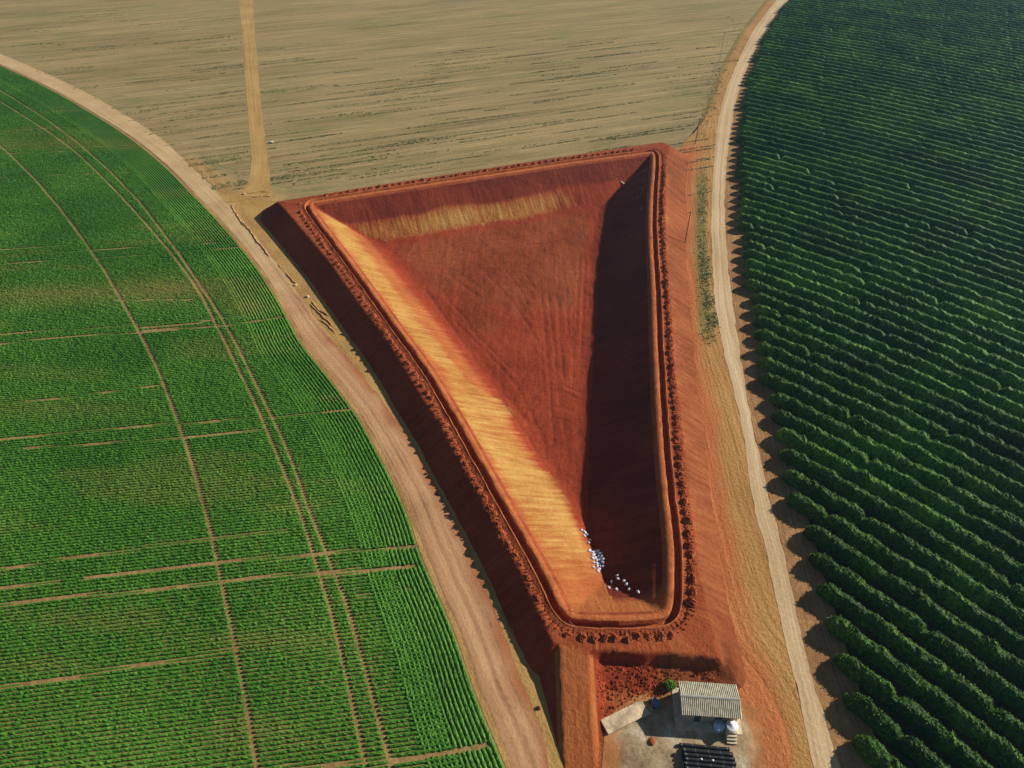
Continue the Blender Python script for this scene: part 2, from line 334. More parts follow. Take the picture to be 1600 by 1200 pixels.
# red spill soil between ramp, yard and embankment foot
m_red = soil('red_soil', RED, (.12, .8), big=.2, bump=1.2, bd=.35)
sheet('red_apron', un([884, 884, 884], [1060, 1200, 1400]), un([1170, 1172, 1010], [1060, 1100, 1400]), m_red, .006, m=60, step=.6)

# ------------------------------------------------------------------ the basin
x0, x1, y0, y1 = TP[:, 0].min() - 14, TP[:, 0].max() + 16, 33, TP[:, 1].max() + 14
st = .36; xs = np.arange(x0, x1, st); ys = np.arange(y0, y1, st); GX, GY = np.meshgrid(xs, ys, indexing='ij')
Z, A = terrain(GX, GY)
din, dout, sI = A['din'], A['dout'], A['sI']
dL, _, _, _ = pdist(GX.ravel(), GY.ravel(), at_crest(TR_L[::2]), False); dB, _, _, _ = pdist(GX.ravel(), GY.ravel(), at_crest(TR_B[2:]), False)
dR_, _, _, _ = pdist(GX.ravel(), GY.ravel(), at_crest(TR_R[::2]), False); dN, _, _, _ = pdist(GX.ravel(), GY.ravel(), at_crest([(893, 972), (975, 975), (1044, 969)]), False)
dL, dB, dR_, dN = [q.reshape(GX.shape) for q in (dL, dB, dR_, dN)]
ns = fbm(GX * .08, GY * .08, 31) - .5; ns2 = fbm(GX * .25, GY * .25, 33) - .5
fl = sst(45, 60, GY)
pX0, pY0 = pr(GX, GY, Z)
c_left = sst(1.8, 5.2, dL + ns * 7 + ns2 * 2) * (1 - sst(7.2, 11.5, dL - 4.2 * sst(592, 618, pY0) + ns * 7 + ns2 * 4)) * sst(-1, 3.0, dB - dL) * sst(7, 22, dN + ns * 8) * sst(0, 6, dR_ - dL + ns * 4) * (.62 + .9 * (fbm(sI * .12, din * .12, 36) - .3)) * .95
pX, pY = pr(GX, GY, Z)
notch = .9 * sst(0, 1.5, (pX - 722 + ns2 * 12) / 6) * sst(0, 1, (pY - 583) / 3) * (1 - sst(0, 1, (pY - 586 - (pX - 722) * .62) / 6))
c_left = c_left * (1 - notch)
c_back = sst(6, 11.5, dB + ns * 2 + ns2 * 1.5) * (1 - sst(12.6, 17, dB + ns * 2)) * sst(-1, 2, dL - dB) * (1 - sst(800, 960, pX)) * (.34 + .5 * fbm(sI * .1, din * .1, 39))
c_right = sst(4, 7, dR_ + ns * 2) * (1 - sst(9, 12, dR_ + ns * 3)) * .22 * (din > 0) * sst(10, 30, dN)
c_or = (dR_ < 9) * (dout > 0) * (pX > 1030) * (1 - sst(.2, 4.5, dout + ns * 5)) * (.22 + .9 * ns + .5 * ns2) * (1 - sst(840, 900, pY))
clay = np.where(din > 0, np.maximum(np.maximum(c_left, c_back), c_right), np.maximum(c_or, 0))
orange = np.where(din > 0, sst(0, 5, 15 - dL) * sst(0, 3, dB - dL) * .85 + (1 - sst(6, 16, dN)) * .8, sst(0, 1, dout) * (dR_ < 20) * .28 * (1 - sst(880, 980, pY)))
orange = np.where(din > 13, np.maximum(orange * .6, 0), orange); orange = np.clip(orange * (dR_ > 2), 0, 1)
olive = c_back
# flow coordinates: along the rim, and down the slope; on the floor they turn to the long axis
slope_m = (din < 14) & (din > 0) | (dout > 0)
fu = np.where(din > 13.2, GX * .93 + GY * .36, sI); fv = np.where(din > 0, din, dout)
fv = np.where(din > 13.2, (-GX * .36 + GY * .93), fv)
onr = A['onramp'] > .5
uu = np.where(slope_m & ~onr, fv, fv); vv = fu
uu = np.where(onr, GY, uu); vv = np.where(onr, GX, vv)
TRF = [[(710, 500), (755, 545), (800, 590), (830, 640), (850, 690)], [(718, 498), (763, 541), (808, 585)], [(740, 590), (785, 630), (815, 665), (838, 705)], [(752, 584), (797, 624), (826, 660)],
       [(845, 460), (852, 520), (857, 580), (863, 640), (866, 690)], [(856, 458), (864, 520), (870, 580), (878, 640), (884, 688)], [(760, 430), (800, 470), (835, 520)], [(700, 430), (745, 462)], [(712, 424), (757, 455)], [(790, 425), (812, 450), (826, 480)],
       [(826, 640), (835, 618), (856, 608), (880, 610), (904, 622)], [(820, 648), (828, 622), (852, 600), (884, 602), (908, 612)], [(872, 470), (876, 530), (880, 590)], [(884, 440), (888, 520)], [(895, 480), (896, 600)], [(640, 400), (720, 384), (820, 372), (900, 362)], [(650, 412), (740, 396), (850, 382)], [(670, 460), (720, 530), (770, 600), (815, 670)],
       [(832, 660), (845, 640), (868, 632), (892, 640)], [(838, 676), (852, 656), (872, 650), (890, 656)], [(700, 470), (730, 500), (748, 530)], [(820, 430), (842, 460), (850, 490)], [(780, 450), (812, 486), (838, 530)], [(905, 400), (903, 460), (900, 520)], [(915, 400), (912, 470), (908, 560)],
       [(850, 700), (880, 690), (905, 672)], [(846, 716), (878, 712), (906, 700)], [(700, 545), (735, 595), (775, 650), (810, 705)]]
trk = np.zeros(GX.shape)
for P_ in TRF:
    W_ = chaikin(un([p[0] for p in P_], [p[1] for p in P_], -4.6), 2); m_ = (GX > W_[:, 0].min() - 2) & (GX < W_[:, 0].max() + 2) & (GY > W_[:, 1].min() - 2) & (GY < W_[:, 1].max() + 2) & (din > 12.6)
    d_, _, s_, _ = pdist(GX[m_], GY[m_], W_, False); trk[m_] = np.maximum(trk[m_], (1 - sst(.12, .55, d_)) * (.1 + 1.2 * fbm(GX[m_] * .5, GY[m_] * .5, 38)))
trk = np.clip(trk, 0, 1); Z = Z - trk * .13 + np.where(din > 12, (fbm(GX * 1.1, GY * .5, 47, 3) - .5) * .14, 0)
V = np.stack([GX, GY, Z], -1).reshape(-1, 3); Fq = gridf(len(xs), len(ys)); zq = Z.ravel()[Fq]
keep = zq.max(1) > -.3
inn = (din.ravel()[Fq] > 0).any(1); keep |= inn
def basin_mat():
    t = NT('basin_earth'); ob = t.coord(); fl = t.coord('UV')
    b = t.noise(ob, .07, 5); g = t.noise(ob, 1.5, 6, .7); s1 = t.noise(t.mapn(fl, (.12, 1.1, 1)), 1, 5, .65, .3)
    # floor: scraper and wheel marks in two directions
    t1 = t.noise(t.mapn(ob, (1.2, .07, 1), R(28)), 1, 5, .75, .8); t2 = t.noise(t.mapn(ob, (.8, .03, 1), R(-6)), 1, 4, .7, .3)
    fm = t.attr('floor'); tt = t.math('ADD', t.math('MULTIPLY', t1, .72), t.math('MULTIPLY', t2, .28))
    s = t.n('ShaderNodeMix'); t.l(fm, s.inputs[0]); t.l(s1, s.inputs[2]); t.l(tt, s.inputs[3]); s = s.outputs[0]
    f = t.math('ADD', t.math('ADD', t.math('MULTIPLY', b, .35), t.math('MULTIPLY', s, .4)), t.math('MULTIPLY', g, .25))
    def rp(cc): return t.ramp(f, [(.34 + .32 * i / (len(cc) - 1), lin(c)) for i, c in enumerate(cc)])
    col = rp([(102, 36, 20), (138, 54, 30), (158, 67, 38), (174, 84, 50)])
    def lay(col, a, cc, na, lo=.25, hi=.75):
        v = t.math('ADD', t.attr(a), t.math('MULTIPLY', t.math('SUBTRACT', s1, .5), na), True)
        return t.mix(t.ramp(v, [(lo, (0, 0, 0)), (hi, (1, 1, 1))]), col, rp(cc))
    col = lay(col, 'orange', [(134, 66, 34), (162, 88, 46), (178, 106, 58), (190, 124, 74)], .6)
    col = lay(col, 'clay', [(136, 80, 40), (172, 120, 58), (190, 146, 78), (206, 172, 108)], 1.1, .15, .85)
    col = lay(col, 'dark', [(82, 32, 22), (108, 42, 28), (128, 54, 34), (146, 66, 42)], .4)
    col = lay(col, 'brown', [(92, 46, 24), (126, 66, 36), (148, 84, 48), (166, 104, 62)], .5)
    h = t.math('ADD', t.math('MULTIPLY', s, .45), t.math('MULTIPLY', g, .9)); t.bump(h, .9, .3)
    return t.out(col)
m_basin = basin_mat(); orange = np.where((dout > 0) & (A['onramp'] > .5), .75, np.where((din == 0) & (dout == 0), .45, orange))
dark = trk * .6 + np.where(din > 0, .95 * (dR_ < 14) * (dR_ < dL) * sst(3, 8, dN) + sst(-2, 1, dL - dB) * (1 - sst(7, 10, dB + ns * 3)) * .9, 0) + np.where((dout >= 0) & (din == 0), .12 - c_or * 1.6 - sst(0, 3, dout) * .1, 0)  # shade painted into right inner slope; tracks and upper back slope are darker soil
brown = np.where((dout > 0) & (pX > 1030), 1 - clay * 1.6, 0) + np.where(din > 12.5, .5 * (1 - sst(440, 570, pY + ns * 160)) * sst(1, 6, din - 12.5), 0)
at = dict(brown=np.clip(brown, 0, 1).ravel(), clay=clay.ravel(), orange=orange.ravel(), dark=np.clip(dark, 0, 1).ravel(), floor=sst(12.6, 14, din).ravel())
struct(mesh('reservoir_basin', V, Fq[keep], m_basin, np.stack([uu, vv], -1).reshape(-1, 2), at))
# crest lip, liner trench and spoil ridge as one lofted band
prof = np.array([(-1.05, -.60), (-.5, -.27), (-.15, -.06), (.05, .02), (.35, .04), (.7, .04), (.74, 0), (.8, -.95), (1.78, -1.0), (1.86, .03), (1.93, .17), (2.03, .18), (2.15, .06), (2.4, .03), (3.0, -.12)])
n = len(TP); sa = np.r_[0, np.cumsum(np.hypot(*np.diff(TP, axis=0).T))]
E_ = np.repeat(prof[None, :, 0], n, 0).copy(); Zp = np.repeat(prof[None, :, 1], n, 0).copy()
wob = (fbm(sa * .5, sa * 0, 41) - .5) * .35; E_[:, 6:13] += wob[:, None]; rg = fbm(sa[:, None] * 1.1, np.arange(15)[None] * .9, 43) - .5
Zp[:, 9:14] += rg[:, 9:14] * .2; Zp[:, 3:6] += rg[:, 3:6] * .08
P = TP[:, None] + NO[:, None] * (E_ - 1.25)[..., None]
V = np.concatenate([P, (zc(P[..., 1]) + Zp)[..., None]], -1).reshape(-1, 3)
cr = np.zeros((n, 15)); cr[:, 2:7] = .8; cr[:, 9:12] = .9
m_crest = soil('crest_earth', [(118, 54, 30), (154, 76, 44), (178, 96, 58)], (.5, .5), big=.2, bump=.8, layers=[('lip', [(160, 84, 46), (190, 108, 60), (206, 126, 74)], .5)])
struct(mesh('crest_trench', V, gridf(n, 15, True), m_crest, np.stack([np.repeat(sa[:, None], 15, 1), E_], -1).reshape(-1, 2), {'lip': cr.ravel()}))

# ------------------------------------------------------------------ soil heaps along the crest
m_heap = soil('loose_red_earth', [(112, 50, 29), (154, 74, 42), (178, 94, 55), (194, 114, 70)], (.5, .5), big=.6, fine=5, flow=False, bump=1.2, bd=.15)
def heap_mesh(k):
    nr, na = 7, 18; V = []; 
    for i in range(nr):
        r = i / (nr - 1)
        for j in range(na):
            a = 2 * PI * j / na; rr = r * (1 + .6 * (vn(math.cos(a) * 1.5 + 9, math.sin(a) * 1.5 + 9, k) - .5))
            h = max(0, 1 - r ** 1.5) * (.36 + .62 * (vn(r * 5 + math.cos(a) * 5 + 9, math.sin(a) * 5 + 9, k + 5) - .35)) - (.12 if i == nr - 1 else 0)
            V.append((rr * math.cos(a), rr * math.sin(a), h))
    V = np.array(V); Fa = []
    for i in range(nr - 1):
        for j in range(na): Fa.append((i * na + j, (i + 1) * na + j, (i + 1) * na + (j + 1) % na, i * na + (j + 1) % na))
    me = mesh('soil_heap', V, Fa, m_heap, smooth=False); d = me.data; bpy.data.objects.remove(me); return d
heaps = [heap_mesh(k) for k in range(8)]
def ordn(k): return '%d%s' % (k, 'th' if 10 <= k % 100 <= 20 else {1: 'st', 2: 'nd', 3: 'rd'}.get(k % 10, 'th'))
def along(P, step):
    Q = resample(P, step); return Q
sides = [('left', at_crest(TR_L)[::-1], 2.12, 'near'), ('right', at_crest(TR_R), 2.12, 'near'), ('back', at_crest(TR_B[2:-1])[::-1], 2.2, 'left'), ('near', at_crest([(893, 973), (975, 976), (1040, 972)]), 1.5, 'left')]
for nm, P, step, end in sides:
    Q = resample(P, step)
    for k, q in enumerate(Q[1:-1] if nm != 'near' else Q):
        d = np.hypot(*(TP - q).T); j = int(d.argmin()); off = {'left': 2.35, 'right': 2.15, 'back': 2.1, 'near': 2.2}[nm] + random.uniform(-.15, .15)
        p = TP[j] + NO[j] * off
        o = bpy.data.objects.new('soil_heap', random.choice(heaps)); C.collection.objects.link(o)
        o.location = (p[0], p[1], float(zc(p[1])) - .06); o.rotation_euler = (0, 0, random.uniform(0, 6.28)); s = random.uniform(.72, .98) * (1.15 if nm == 'right' else 1); o.location.x += random.uniform(-.15, .15); o.location.y += random.uniform(-.2, .2)
        o.scale = (s, s * random.uniform(.8, 1.1), s * random.uniform(.9, 1.5))
        tag(o, 'rough red soil heap on the basin\'s %s crest, %s from its %s end' % (nm, ordn(k + 1), end), 'soil heap', 'soil heaps lined up along the basin crest')

# loose clods scattered on the crest and the near slope
def clods(name, XY, size, mat, label, z=None):
    n = len(XY); base = np.array([(1, 0, 0), (-.6, .8, 0), (-.6, -.8, 0), (0, 0, .9), (.3, .5, .5)]) ; T_ = np.array([(0, 1, 3), (1, 2, 3), (2, 0, 3), (0, 1, 4)])
    a = rng.random(n) * 6.28; s = size * (.4 + rng.random(n) ** 2 * 1.2)
    Vb = np.repeat(base[None], n, 0) * (1 + .4 * (rng.random((n, 5, 3)) - .5)) * s[:, None, None]
    X = Vb[..., 0] * np.cos(a)[:, None] - Vb[..., 1] * np.sin(a)[:, None] + XY[:, 0:1]; Yv = Vb[..., 0] * np.sin(a)[:, None] + Vb[..., 1] * np.cos(a)[:, None] + XY[:, 1:2]
    Zt = terrain(XY[:, 0], XY[:, 1])[0] if z is None else z
    V = np.stack([X, Yv, Vb[..., 2] + Zt[:, None] - .04], -1).reshape(-1, 3)
    Fa = (T_[None] + np.arange(n)[:, None, None] * 5).reshape(-1, 3)
    o = mesh(name, V, Fa, mat, smooth=False); return tag(o, label, 'soil clods', kind='stuff')
ids = rng.integers(0, len(TP), 17000); wgt = TP[ids, 1] < 110; ids = np.r_[ids[:11000], ids[11000:][wgt[11000:]]]
Q = TP[ids] + NO[ids] * (1.0 + rng.random(len(ids))[:, None] ** 1.3 * 1.9)
Q2 = np.stack([rng.uniform(12, 30, 2000), rng.uniform(44, 51, 2000)], -1)
Q2 = Q2[fbm(Q2[:, 0] * .3, Q2[:, 1] * .3, 71) > .46]
QQ = np.vstack([Q, Q2]); zz = terrain(QQ[:, 0], QQ[:, 1])[0]; zz[:len(Q)] = np.maximum(zz[:len(Q)], zc(Q[:, 1]) - .05); zz = np.maximum(zz, 0)
clods('soil_clods', QQ, .19, m_heap, 'loose crumbly red soil clods strewn along the basin crest and near slope', zz)

# ------------------------------------------------------------------ erosion ridges, stones in the left verge
m_rdg = soil('eroded_soil', [(140, 102, 62), (178, 134, 84), (204, 160, 106)], (.5, .5), flow=False)
def ridge(P, h, wd, label):
    P = resample(chaikin(P, 2), .3); n = len(P); N = normals(P); s = np.arange(n) * .3
    tap = np.minimum(1, np.minimum(s, s[-1] - s) / 1.5)
    pr_ = np.array([(-1, 0), (-.35, .75), (0, 1), (.25, .9), (.45, .1), (.8, -.02)])
    E = pr_[None, :, 0] * wd * (.7 + .6 * fbm(s * .8, s * 0, 50))[:, None]; Zr = pr_[None, :, 1] * h * tap[:, None] * (.6 + .8 * fbm(s[:, None] * 1.2, np.arange(6)[None] * .7, 52))
    W = P[:, None] + N[:, None] * (E + (fbm(s * .6, s * 0 + 3, 55) - .5)[:, None] * .8)[..., None]
    V = np.concatenate([W, (Zr + .02)[..., None]], -1).reshape(-1, 3)
    return tag(mesh('earth_ridge', V, gridf(n, 6), m_rdg), label, 'earth ridge', 'eroded ridges in the left verge')
for pts, h, lb in [([(361, 320), (368, 335), (376, 346), (384, 356)], .45, 'short eroded earth ridge by the road at the back left corner of the basin'),
                   ([(378, 346), (388, 358), (396, 370), (405, 381), (414, 392), (421, 403)], .55, 'longest thin eroded earth ridge between left road and basin'),
                   ([(434, 412), (440, 420)], .35, 'shortest eroded earth ridge, just above the brown scuffed patch'),
                   ([(446, 426), (453, 434), (460, 442), (464, 447)], .5, 'eroded earth ridge ending at a pale stone beside the left road'),
                   ([(487, 470), (492, 478), (499, 486), (508, 491), (517, 495)], .6, 'eroded earth ridge closest to the shadow of the basin bank'),
                   ([(484, 474), (491, 482), (499, 489), (502, 495), (511, 501), (521, 511)], .5, 'middle one of three nested eroded ridges beside the left road'),
                   ([(498, 499), (507, 504), (515, 511), (523, 522)], .45, 'lowest of three nested eroded ridges, curving onto the left road'),
                   ([(372, 304), (395, 302), (412, 300), (423, 301)], .6, 'upper earth ridge across the end of the farm track'),
                   ([(390, 309), (405, 308), (415, 306), (424, 309)], .6, 'lower earth ridge across the end of the farm track'),
                   ([(350, 316), (375, 314), (400, 311)], .3, 'faint earth ridge running from the left road to the farm track end')]:
    ridge(un([p[0] for p in pts], [p[1] for p in pts]), h * .42, .34, lb)
m_stone = soil('pale_stone', [(170, 150, 120), (205, 188, 160), (230, 216, 192)], (1, 1), flow=False, fine=6)
def rock(name, x, y, z, s, mat, seed):
    nr, na = 6, 9; V = []
    for i in range(nr + 1):
        f = PI * i / nr
        for j in range(na):
            a = 2 * PI * j / na; r = s * (1 + .5 * (vn(math.cos(a) * math.sin(f) * 2 + 5, math.sin(a) * math.sin(f) * 2 + math.cos(f) * 2 + 5, seed) - .5))
            V.append((x + r * math.sin(f) * math.cos(a), y + r * math.sin(f) * math.sin(a), z + r * .7 * math.cos(f) + s * .3))
    return mesh(name, V, [(i * na + j, (i + 1) * na + j, (i + 1) * na + (j + 1) % na, i * na + (j + 1) % na) for i in range(nr) for j in range(na)], mat, smooth=False)
for k, (x, y, s, lb) in enumerate([(364, 321, .32, 'pale stone at the top of the short ridge by the left road'), (380, 348, .35, 'pale stone between two eroded ridges near the basin corner'), (403, 379, .35, 'pale stone halfway down the longest eroded ridge'),
                                   (382, 304, .4, 'pale stone lying left of the farm track end'), (462, 446, .4, 'pale stone at the foot of the ridge above the nested ridges'), (481, 464, .45, 'largest pale stone, lying in the verge above the nested ridges')]):
    p = un(x, y); tag(rock('stone', p[0], p[1], .02, s, m_stone, k), lb, 'stone')
m_dk = soil('dark_clod', [(70, 40, 26), (100, 56, 34)], (1, 1), flow=False, fine=6)
for k, (x, y, s, lb) in enumerate([(683, 773, .22, 'topmost dark clod on the road beside the basin shadow'), (697, 800, .22, 'dark clod on the road, upper of a close pair'), (697.5, 806, .25, 'dark clod on the road, lower of a close pair'), (666, 741, .25, 'dark clod at the edge of the road by a scuffed ring'), (841, 1107, .3, 'red clod on the lower road verge next to the bank shadow')]):
    p = un(x, y); tag(rock('soil_clod', p[0], p[1], .03, s, m_dk, k + 20), lb, 'clod')

# ------------------------------------------------------------------ bean crop, left
mg = NT('bean_leaf', .6, .25); ob = mg.coord()
a1 = mg.noise(ob, .045, 5); a2 = mg.noise(ob, 2.3, 4, .7); f = mg.math('ADD', mg.math('MULTIPLY', a1, .4), mg.math('MULTIPLY', a2, .6))
cg = mg.ramp(f, [(.34, lin((50, 96, 20))), (.5, lin((74, 126, 34))), (.64, lin((106, 154, 56)))])
cg = mg.mix(mg.math('MULTIPLY', mg.attr('dry'), .8, True), cg, lin((168, 152, 80))); mg.bump(a2, .7, .1); m_bean = mg.out(cg)
sheet('crop_field_soil', CEw, CEw + np.array([-420, 0]), soil('crop_soil', [(110, 88, 52), (152, 124, 78), (184, 152, 100)], (.05, .8), big=.1), -.02, m=30, step=2)
def dist_edge(X, Y): 
    d, ins, s, k = pdist(X, Y, np.vstack([resample(CEw, 4), [[-60, -60], [-900, -60], [-900, 900]]])); return np.where(ins, d, -d)
ARC = dict(A=[(-80, 160), (0, 225), (75, 300), (150, 400), (200, 485), (245, 570), (272, 640), (300, 720), (328, 820), (345, 900), (375, 1040), (403, 1200), (425, 1330)],
           C=[(-80, 95), (0, 140), (100, 203), (200, 292), (265, 375), (317, 450), (362, 520), (410, 620), (450, 700), (485, 800), (518, 880), (548, 960), (580, 1080), (612, 1195), (640, 1330)],
           B=[(-80, 108), (0, 158), (100, 220), (165, 280), (255, 378), (310, 450), (345, 520), (400, 630), (430, 700), (470, 800), (495, 880), (520, 960), (548, 1080), (572, 1195), (600, 1330)])
TRK = [(v, .42) for v in ARC.values()]
for pts, wd in [([(0, 947), (90, 933), (200, 925), (350, 906), (480, 896), (640, 885)], .5), ([(0, 918), (80, 908), (95, 906)], .35), ([(135, 903), (200, 895), (350, 877), (500, 865), (650, 853)], .42), ([(0, 890), (40, 883), (130, 868), (330, 842), (450, 829)], .3),
                ([(0, 1075), (100, 1060), (200, 1042), (375, 1014)], .38), ([(0, 687), (130, 672), (275, 662), (400, 654), (560, 638)], .38), ([(40, 700), (200, 690), (300, 682), (410, 672)], .3), ([(0, 632), (110, 620), (255, 601)], .22),
                ([(0, 537), (90, 527), (218, 519), (330, 512), (440, 495)], .5), ([(0, 522), (150, 512), (215, 506), (330, 497), (385, 492)], .38), ([(222, 512), (300, 506), (330, 500)], .8), ([(225, 517), (280, 513), (330, 510)], .7),
                ([(0, 412), (155, 403), (290, 393), (380, 385)], .35), ([(0, 400), (150, 390), (280, 383), (340, 378)], .3), ([(0, 240), (110, 236), (235, 229)], .4), ([(0, 233), (110, 230), (240, 225)], .35), ([(0, 174), (150, 172)], .2), ([(0, 204), (90, 199), (145, 197)], .2), ([(0, 390), (110, 382)], .2),
                ([(612, 1188), (690, 1177), (760, 1164)], .5), ([(440, 1200), (560, 1192), (620, 1184)], .35), ([(500, 902), (560, 894), (650, 883)], .3), ([(0, 277), (60, 274), (230, 268)], .18), ([(185, 470), (240, 468), (310, 468)], .35), ([(560, 930), (640, 918)], .01)]:
    TRK.append((pts, wd))
TRKw = [(chaikin(un([p[0] for p in P], [p[1] for p in P], .1), 1), wd * .33) for P, wd in TRK]
def track_gap(X, Y):
    g = np.ones(X.shape)
    for P, wd in TRKw:
        m = (Y > P[:, 1].min() - 3) & (Y < P[:, 1].max() + 3)
        if not m.any(): continue
        d, _, s, _ = pdist(X[m], Y[m], P, False); wv = wd * (.75 + .9 * (fbm(X[m] * .22, Y[m] * .22, 60) - .25))
        g[m] = np.minimum(g[m], sst(wv - .1, wv + .35, d))
    return g
def crop_rows(P0, lines):
    """lines: list of (n,2) polylines sampled at ~.28 m -> ridge strips"""
    Vs, Fs, D = [], [], []; base = 0
    allp = np.vstack(lines); X, Y = allp[:, 0], allp[:, 1]
    gap = track_gap(X, Y); px, py = pr(X, Y, 0)
    dry = fbm(X * .03, Y * .12, 61, 4)
    patch = np.exp(-((px - 90) / 170) ** 2 - ((py - 462 + (px - 90) * .05) / 16) ** 2) + .8 * np.exp(-((px - 260) / 70) ** 2 - ((py - 452) / 22) ** 2) + np.exp(-((px - 390) / 35) ** 2 - ((py - 480) / 14) ** 2) \
        + .7 * np.exp(-((px - 60) / 200) ** 2 - ((py - 225) / 9) ** 2) + .5 * np.exp(-((px - 60) / 160) ** 2 - ((py - 640) / 14) ** 2) + .5 * np.exp(-((px - 420) / 110) ** 2 - ((py - 1000) / 14) ** 2) + .4 * np.exp(-((px - 60) / 90) ** 2 - ((py - 1040) / 10) ** 2)
    dryv = np.clip((dry - .58) * 2.0, 0, .2) + patch * .55; vig = 1 - .45 * np.clip(patch, 0, 1) - .18 * np.clip((dry - .5) * 4, 0, 1)
    h = (.28 + .10 * (fbm(X * 1.7, Y * 1.7, 62, 3) - .5) * 2) * gap * (.45 + .55 * vig); wd = (.27 + .09 * (fbm(X * 2.1, Y * 2.1, 63, 3) - .5) * 2) * (.35 + .65 * gap) * (.55 + .45 * vig)
    i = 0
    for L in lines:
        n = len(L); N = normals(L); hh = h[i:i + n]; w_ = wd[i:i + n]; gg = gap[i:i + n]; dr = dryv[i:i + n]
        e = np.array([-1, -.6, 0, .6, 1.]); zf = np.array([.0, .8, 1, .8, .0])
        jit = (rng.random((n, 5)) - .5)
        W = L[:, None] + N[:, None] * (w_[:, None] * (e + jit * .35))[..., None]; Z = hh[:, None] * zf * (1 + .5 * jit) + .01
        V = np.concatenate([W, Z[..., None]], -1).reshape(-1, 3); Fq = gridf(n, 5)
        k = (gg[:-1] > .12) & (gg[1:] > .12); Fq = Fq.reshape(n - 1, 4, 4)[k].reshape(-1, 4)
        Vs.append(V); Fs.append(Fq + base); D.append(np.repeat(dr, 5)); base += len(V); i += n
    return np.vstack(Vs), np.vstack(Fs), np.concatenate(D), allp, h, wd, gap, dryv
phi = R(8.2); dv = np.array([math.cos(phi), math.sin(phi)]); nv = np.array([-dv[1], dv[0]]); lines = []
P_in = lambda X, Y, mgn=25: (lambda q: (q[0] > -mgn) & (q[0] < 1600 + mgn) & (q[1] > -mgn) & (q[1] < 1200 + mgn))(pr(X, Y, 0))
for k in np.arange(20, 380, .64):
    s = np.arange(-360, 60, .3); X = dv[0] * s + nv[0] * k; Y = dv[1] * s + nv[1] * k + .5 * fbm(s * .02, s * 0 + k * .02, 65)
    m = P_in(X, Y, 60); 
    if m.sum() < 4: continue
    X, Y = X[m], Y[m]; de = dist_edge(X, Y); lim = 8.6 + (fbm(X * .15, Y * .15, 66) - .5) * 1.5
    m = de > np.where(Y < 120, lim - 3.5, lim - 1); 
    if m.sum() < 4: continue
    lines.append(np.stack([X[m], Y[m]], -1))
E2 = resample(CEw, .3); Ne = normals(E2); 
if dist_edge(*(E2[len(E2) // 2] + Ne[len(E2) // 2] * 5)[:, None])[0] < 0: Ne = -Ne
Ne2 = Ne.copy()
for _ in range(200): Ne2 = (Ne2 + np.roll(Ne2, 1, 0) + np.roll(Ne2, -1, 0)) / 3
Ne2[:5] = Ne[5]; Ne2[-5:] = Ne[-5]; Ne2 /= np.hypot(*Ne2.T)[:, None]
for k in range(14):
    L = E2 + Ne2 * (.5 + .66 * k); m = P_in(L[:, 0], L[:, 1], 60); L = L[m]
    cut = np.where(np.hypot(*np.diff(L, axis=0).T) > 1)[0]
    for seg in np.split(L, cut + 1):
        if len(seg) > 4: lines.append(seg)
V, Fq, D, ap, h, wd, gap, dryv = crop_rows(None, lines)
o = mesh('bean_crop', V, Fq, m_bean, attrs={'dry': D}, smooth=False)
# leaf tufts on the same rows
q = np.where((gap > .4) & (rng.random(len(ap)) < np.where(ap[:, 1] < 130, .8, .35)))[0]; q = np.r_[q, q[ap[q, 1] < 70]]
n = len(q); c = np.stack([ap[q, 0], ap[q, 1], h[q] * 1.02 + .02], -1) + (rng.random((n, 3)) - .5) * np.array([.3, .2, .12])
def cards(c, s, tilt=.7):
    n = len(c); a = rng.random(n) * 6.28; t = (rng.random(n) - .5) * 2 * tilt; b = (rng.random(n) - .5) * 2 * tilt
    u = np.stack([np.cos(a), np.sin(a), np.tan(t) * .7], -1) * s[:, None]; v = np.stack([-np.sin(a), np.cos(a), np.tan(b) * .7], -1) * s[:, None] * .75
    V = np.stack([c - u, c - v * .8, c + u, c + v * .8], 1).reshape(-1, 3); Fa = np.arange(4 * n).reshape(-1, 4); return V, Fa
V2, F2 = cards(c, .06 + .05 * rng.random(n), .45)
l2_ = mesh('leaf_canopy', V2, F2, m_bean, attrs={'dry': np.repeat(dryv[q], 4)}, smooth=False)
# join the leaves into the crop mesh so it stays one object
bpy.ops.object.select_all(action='DESELECT'); o.select_set(True); l2_.select_set(True); bpy.context.view_layer.objects.active = o; bpy.ops.object.join()
tag(o, 'green bean crop in fine parallel rows with wheel tracks, left of the dirt road', 'crop', kind='stuff')

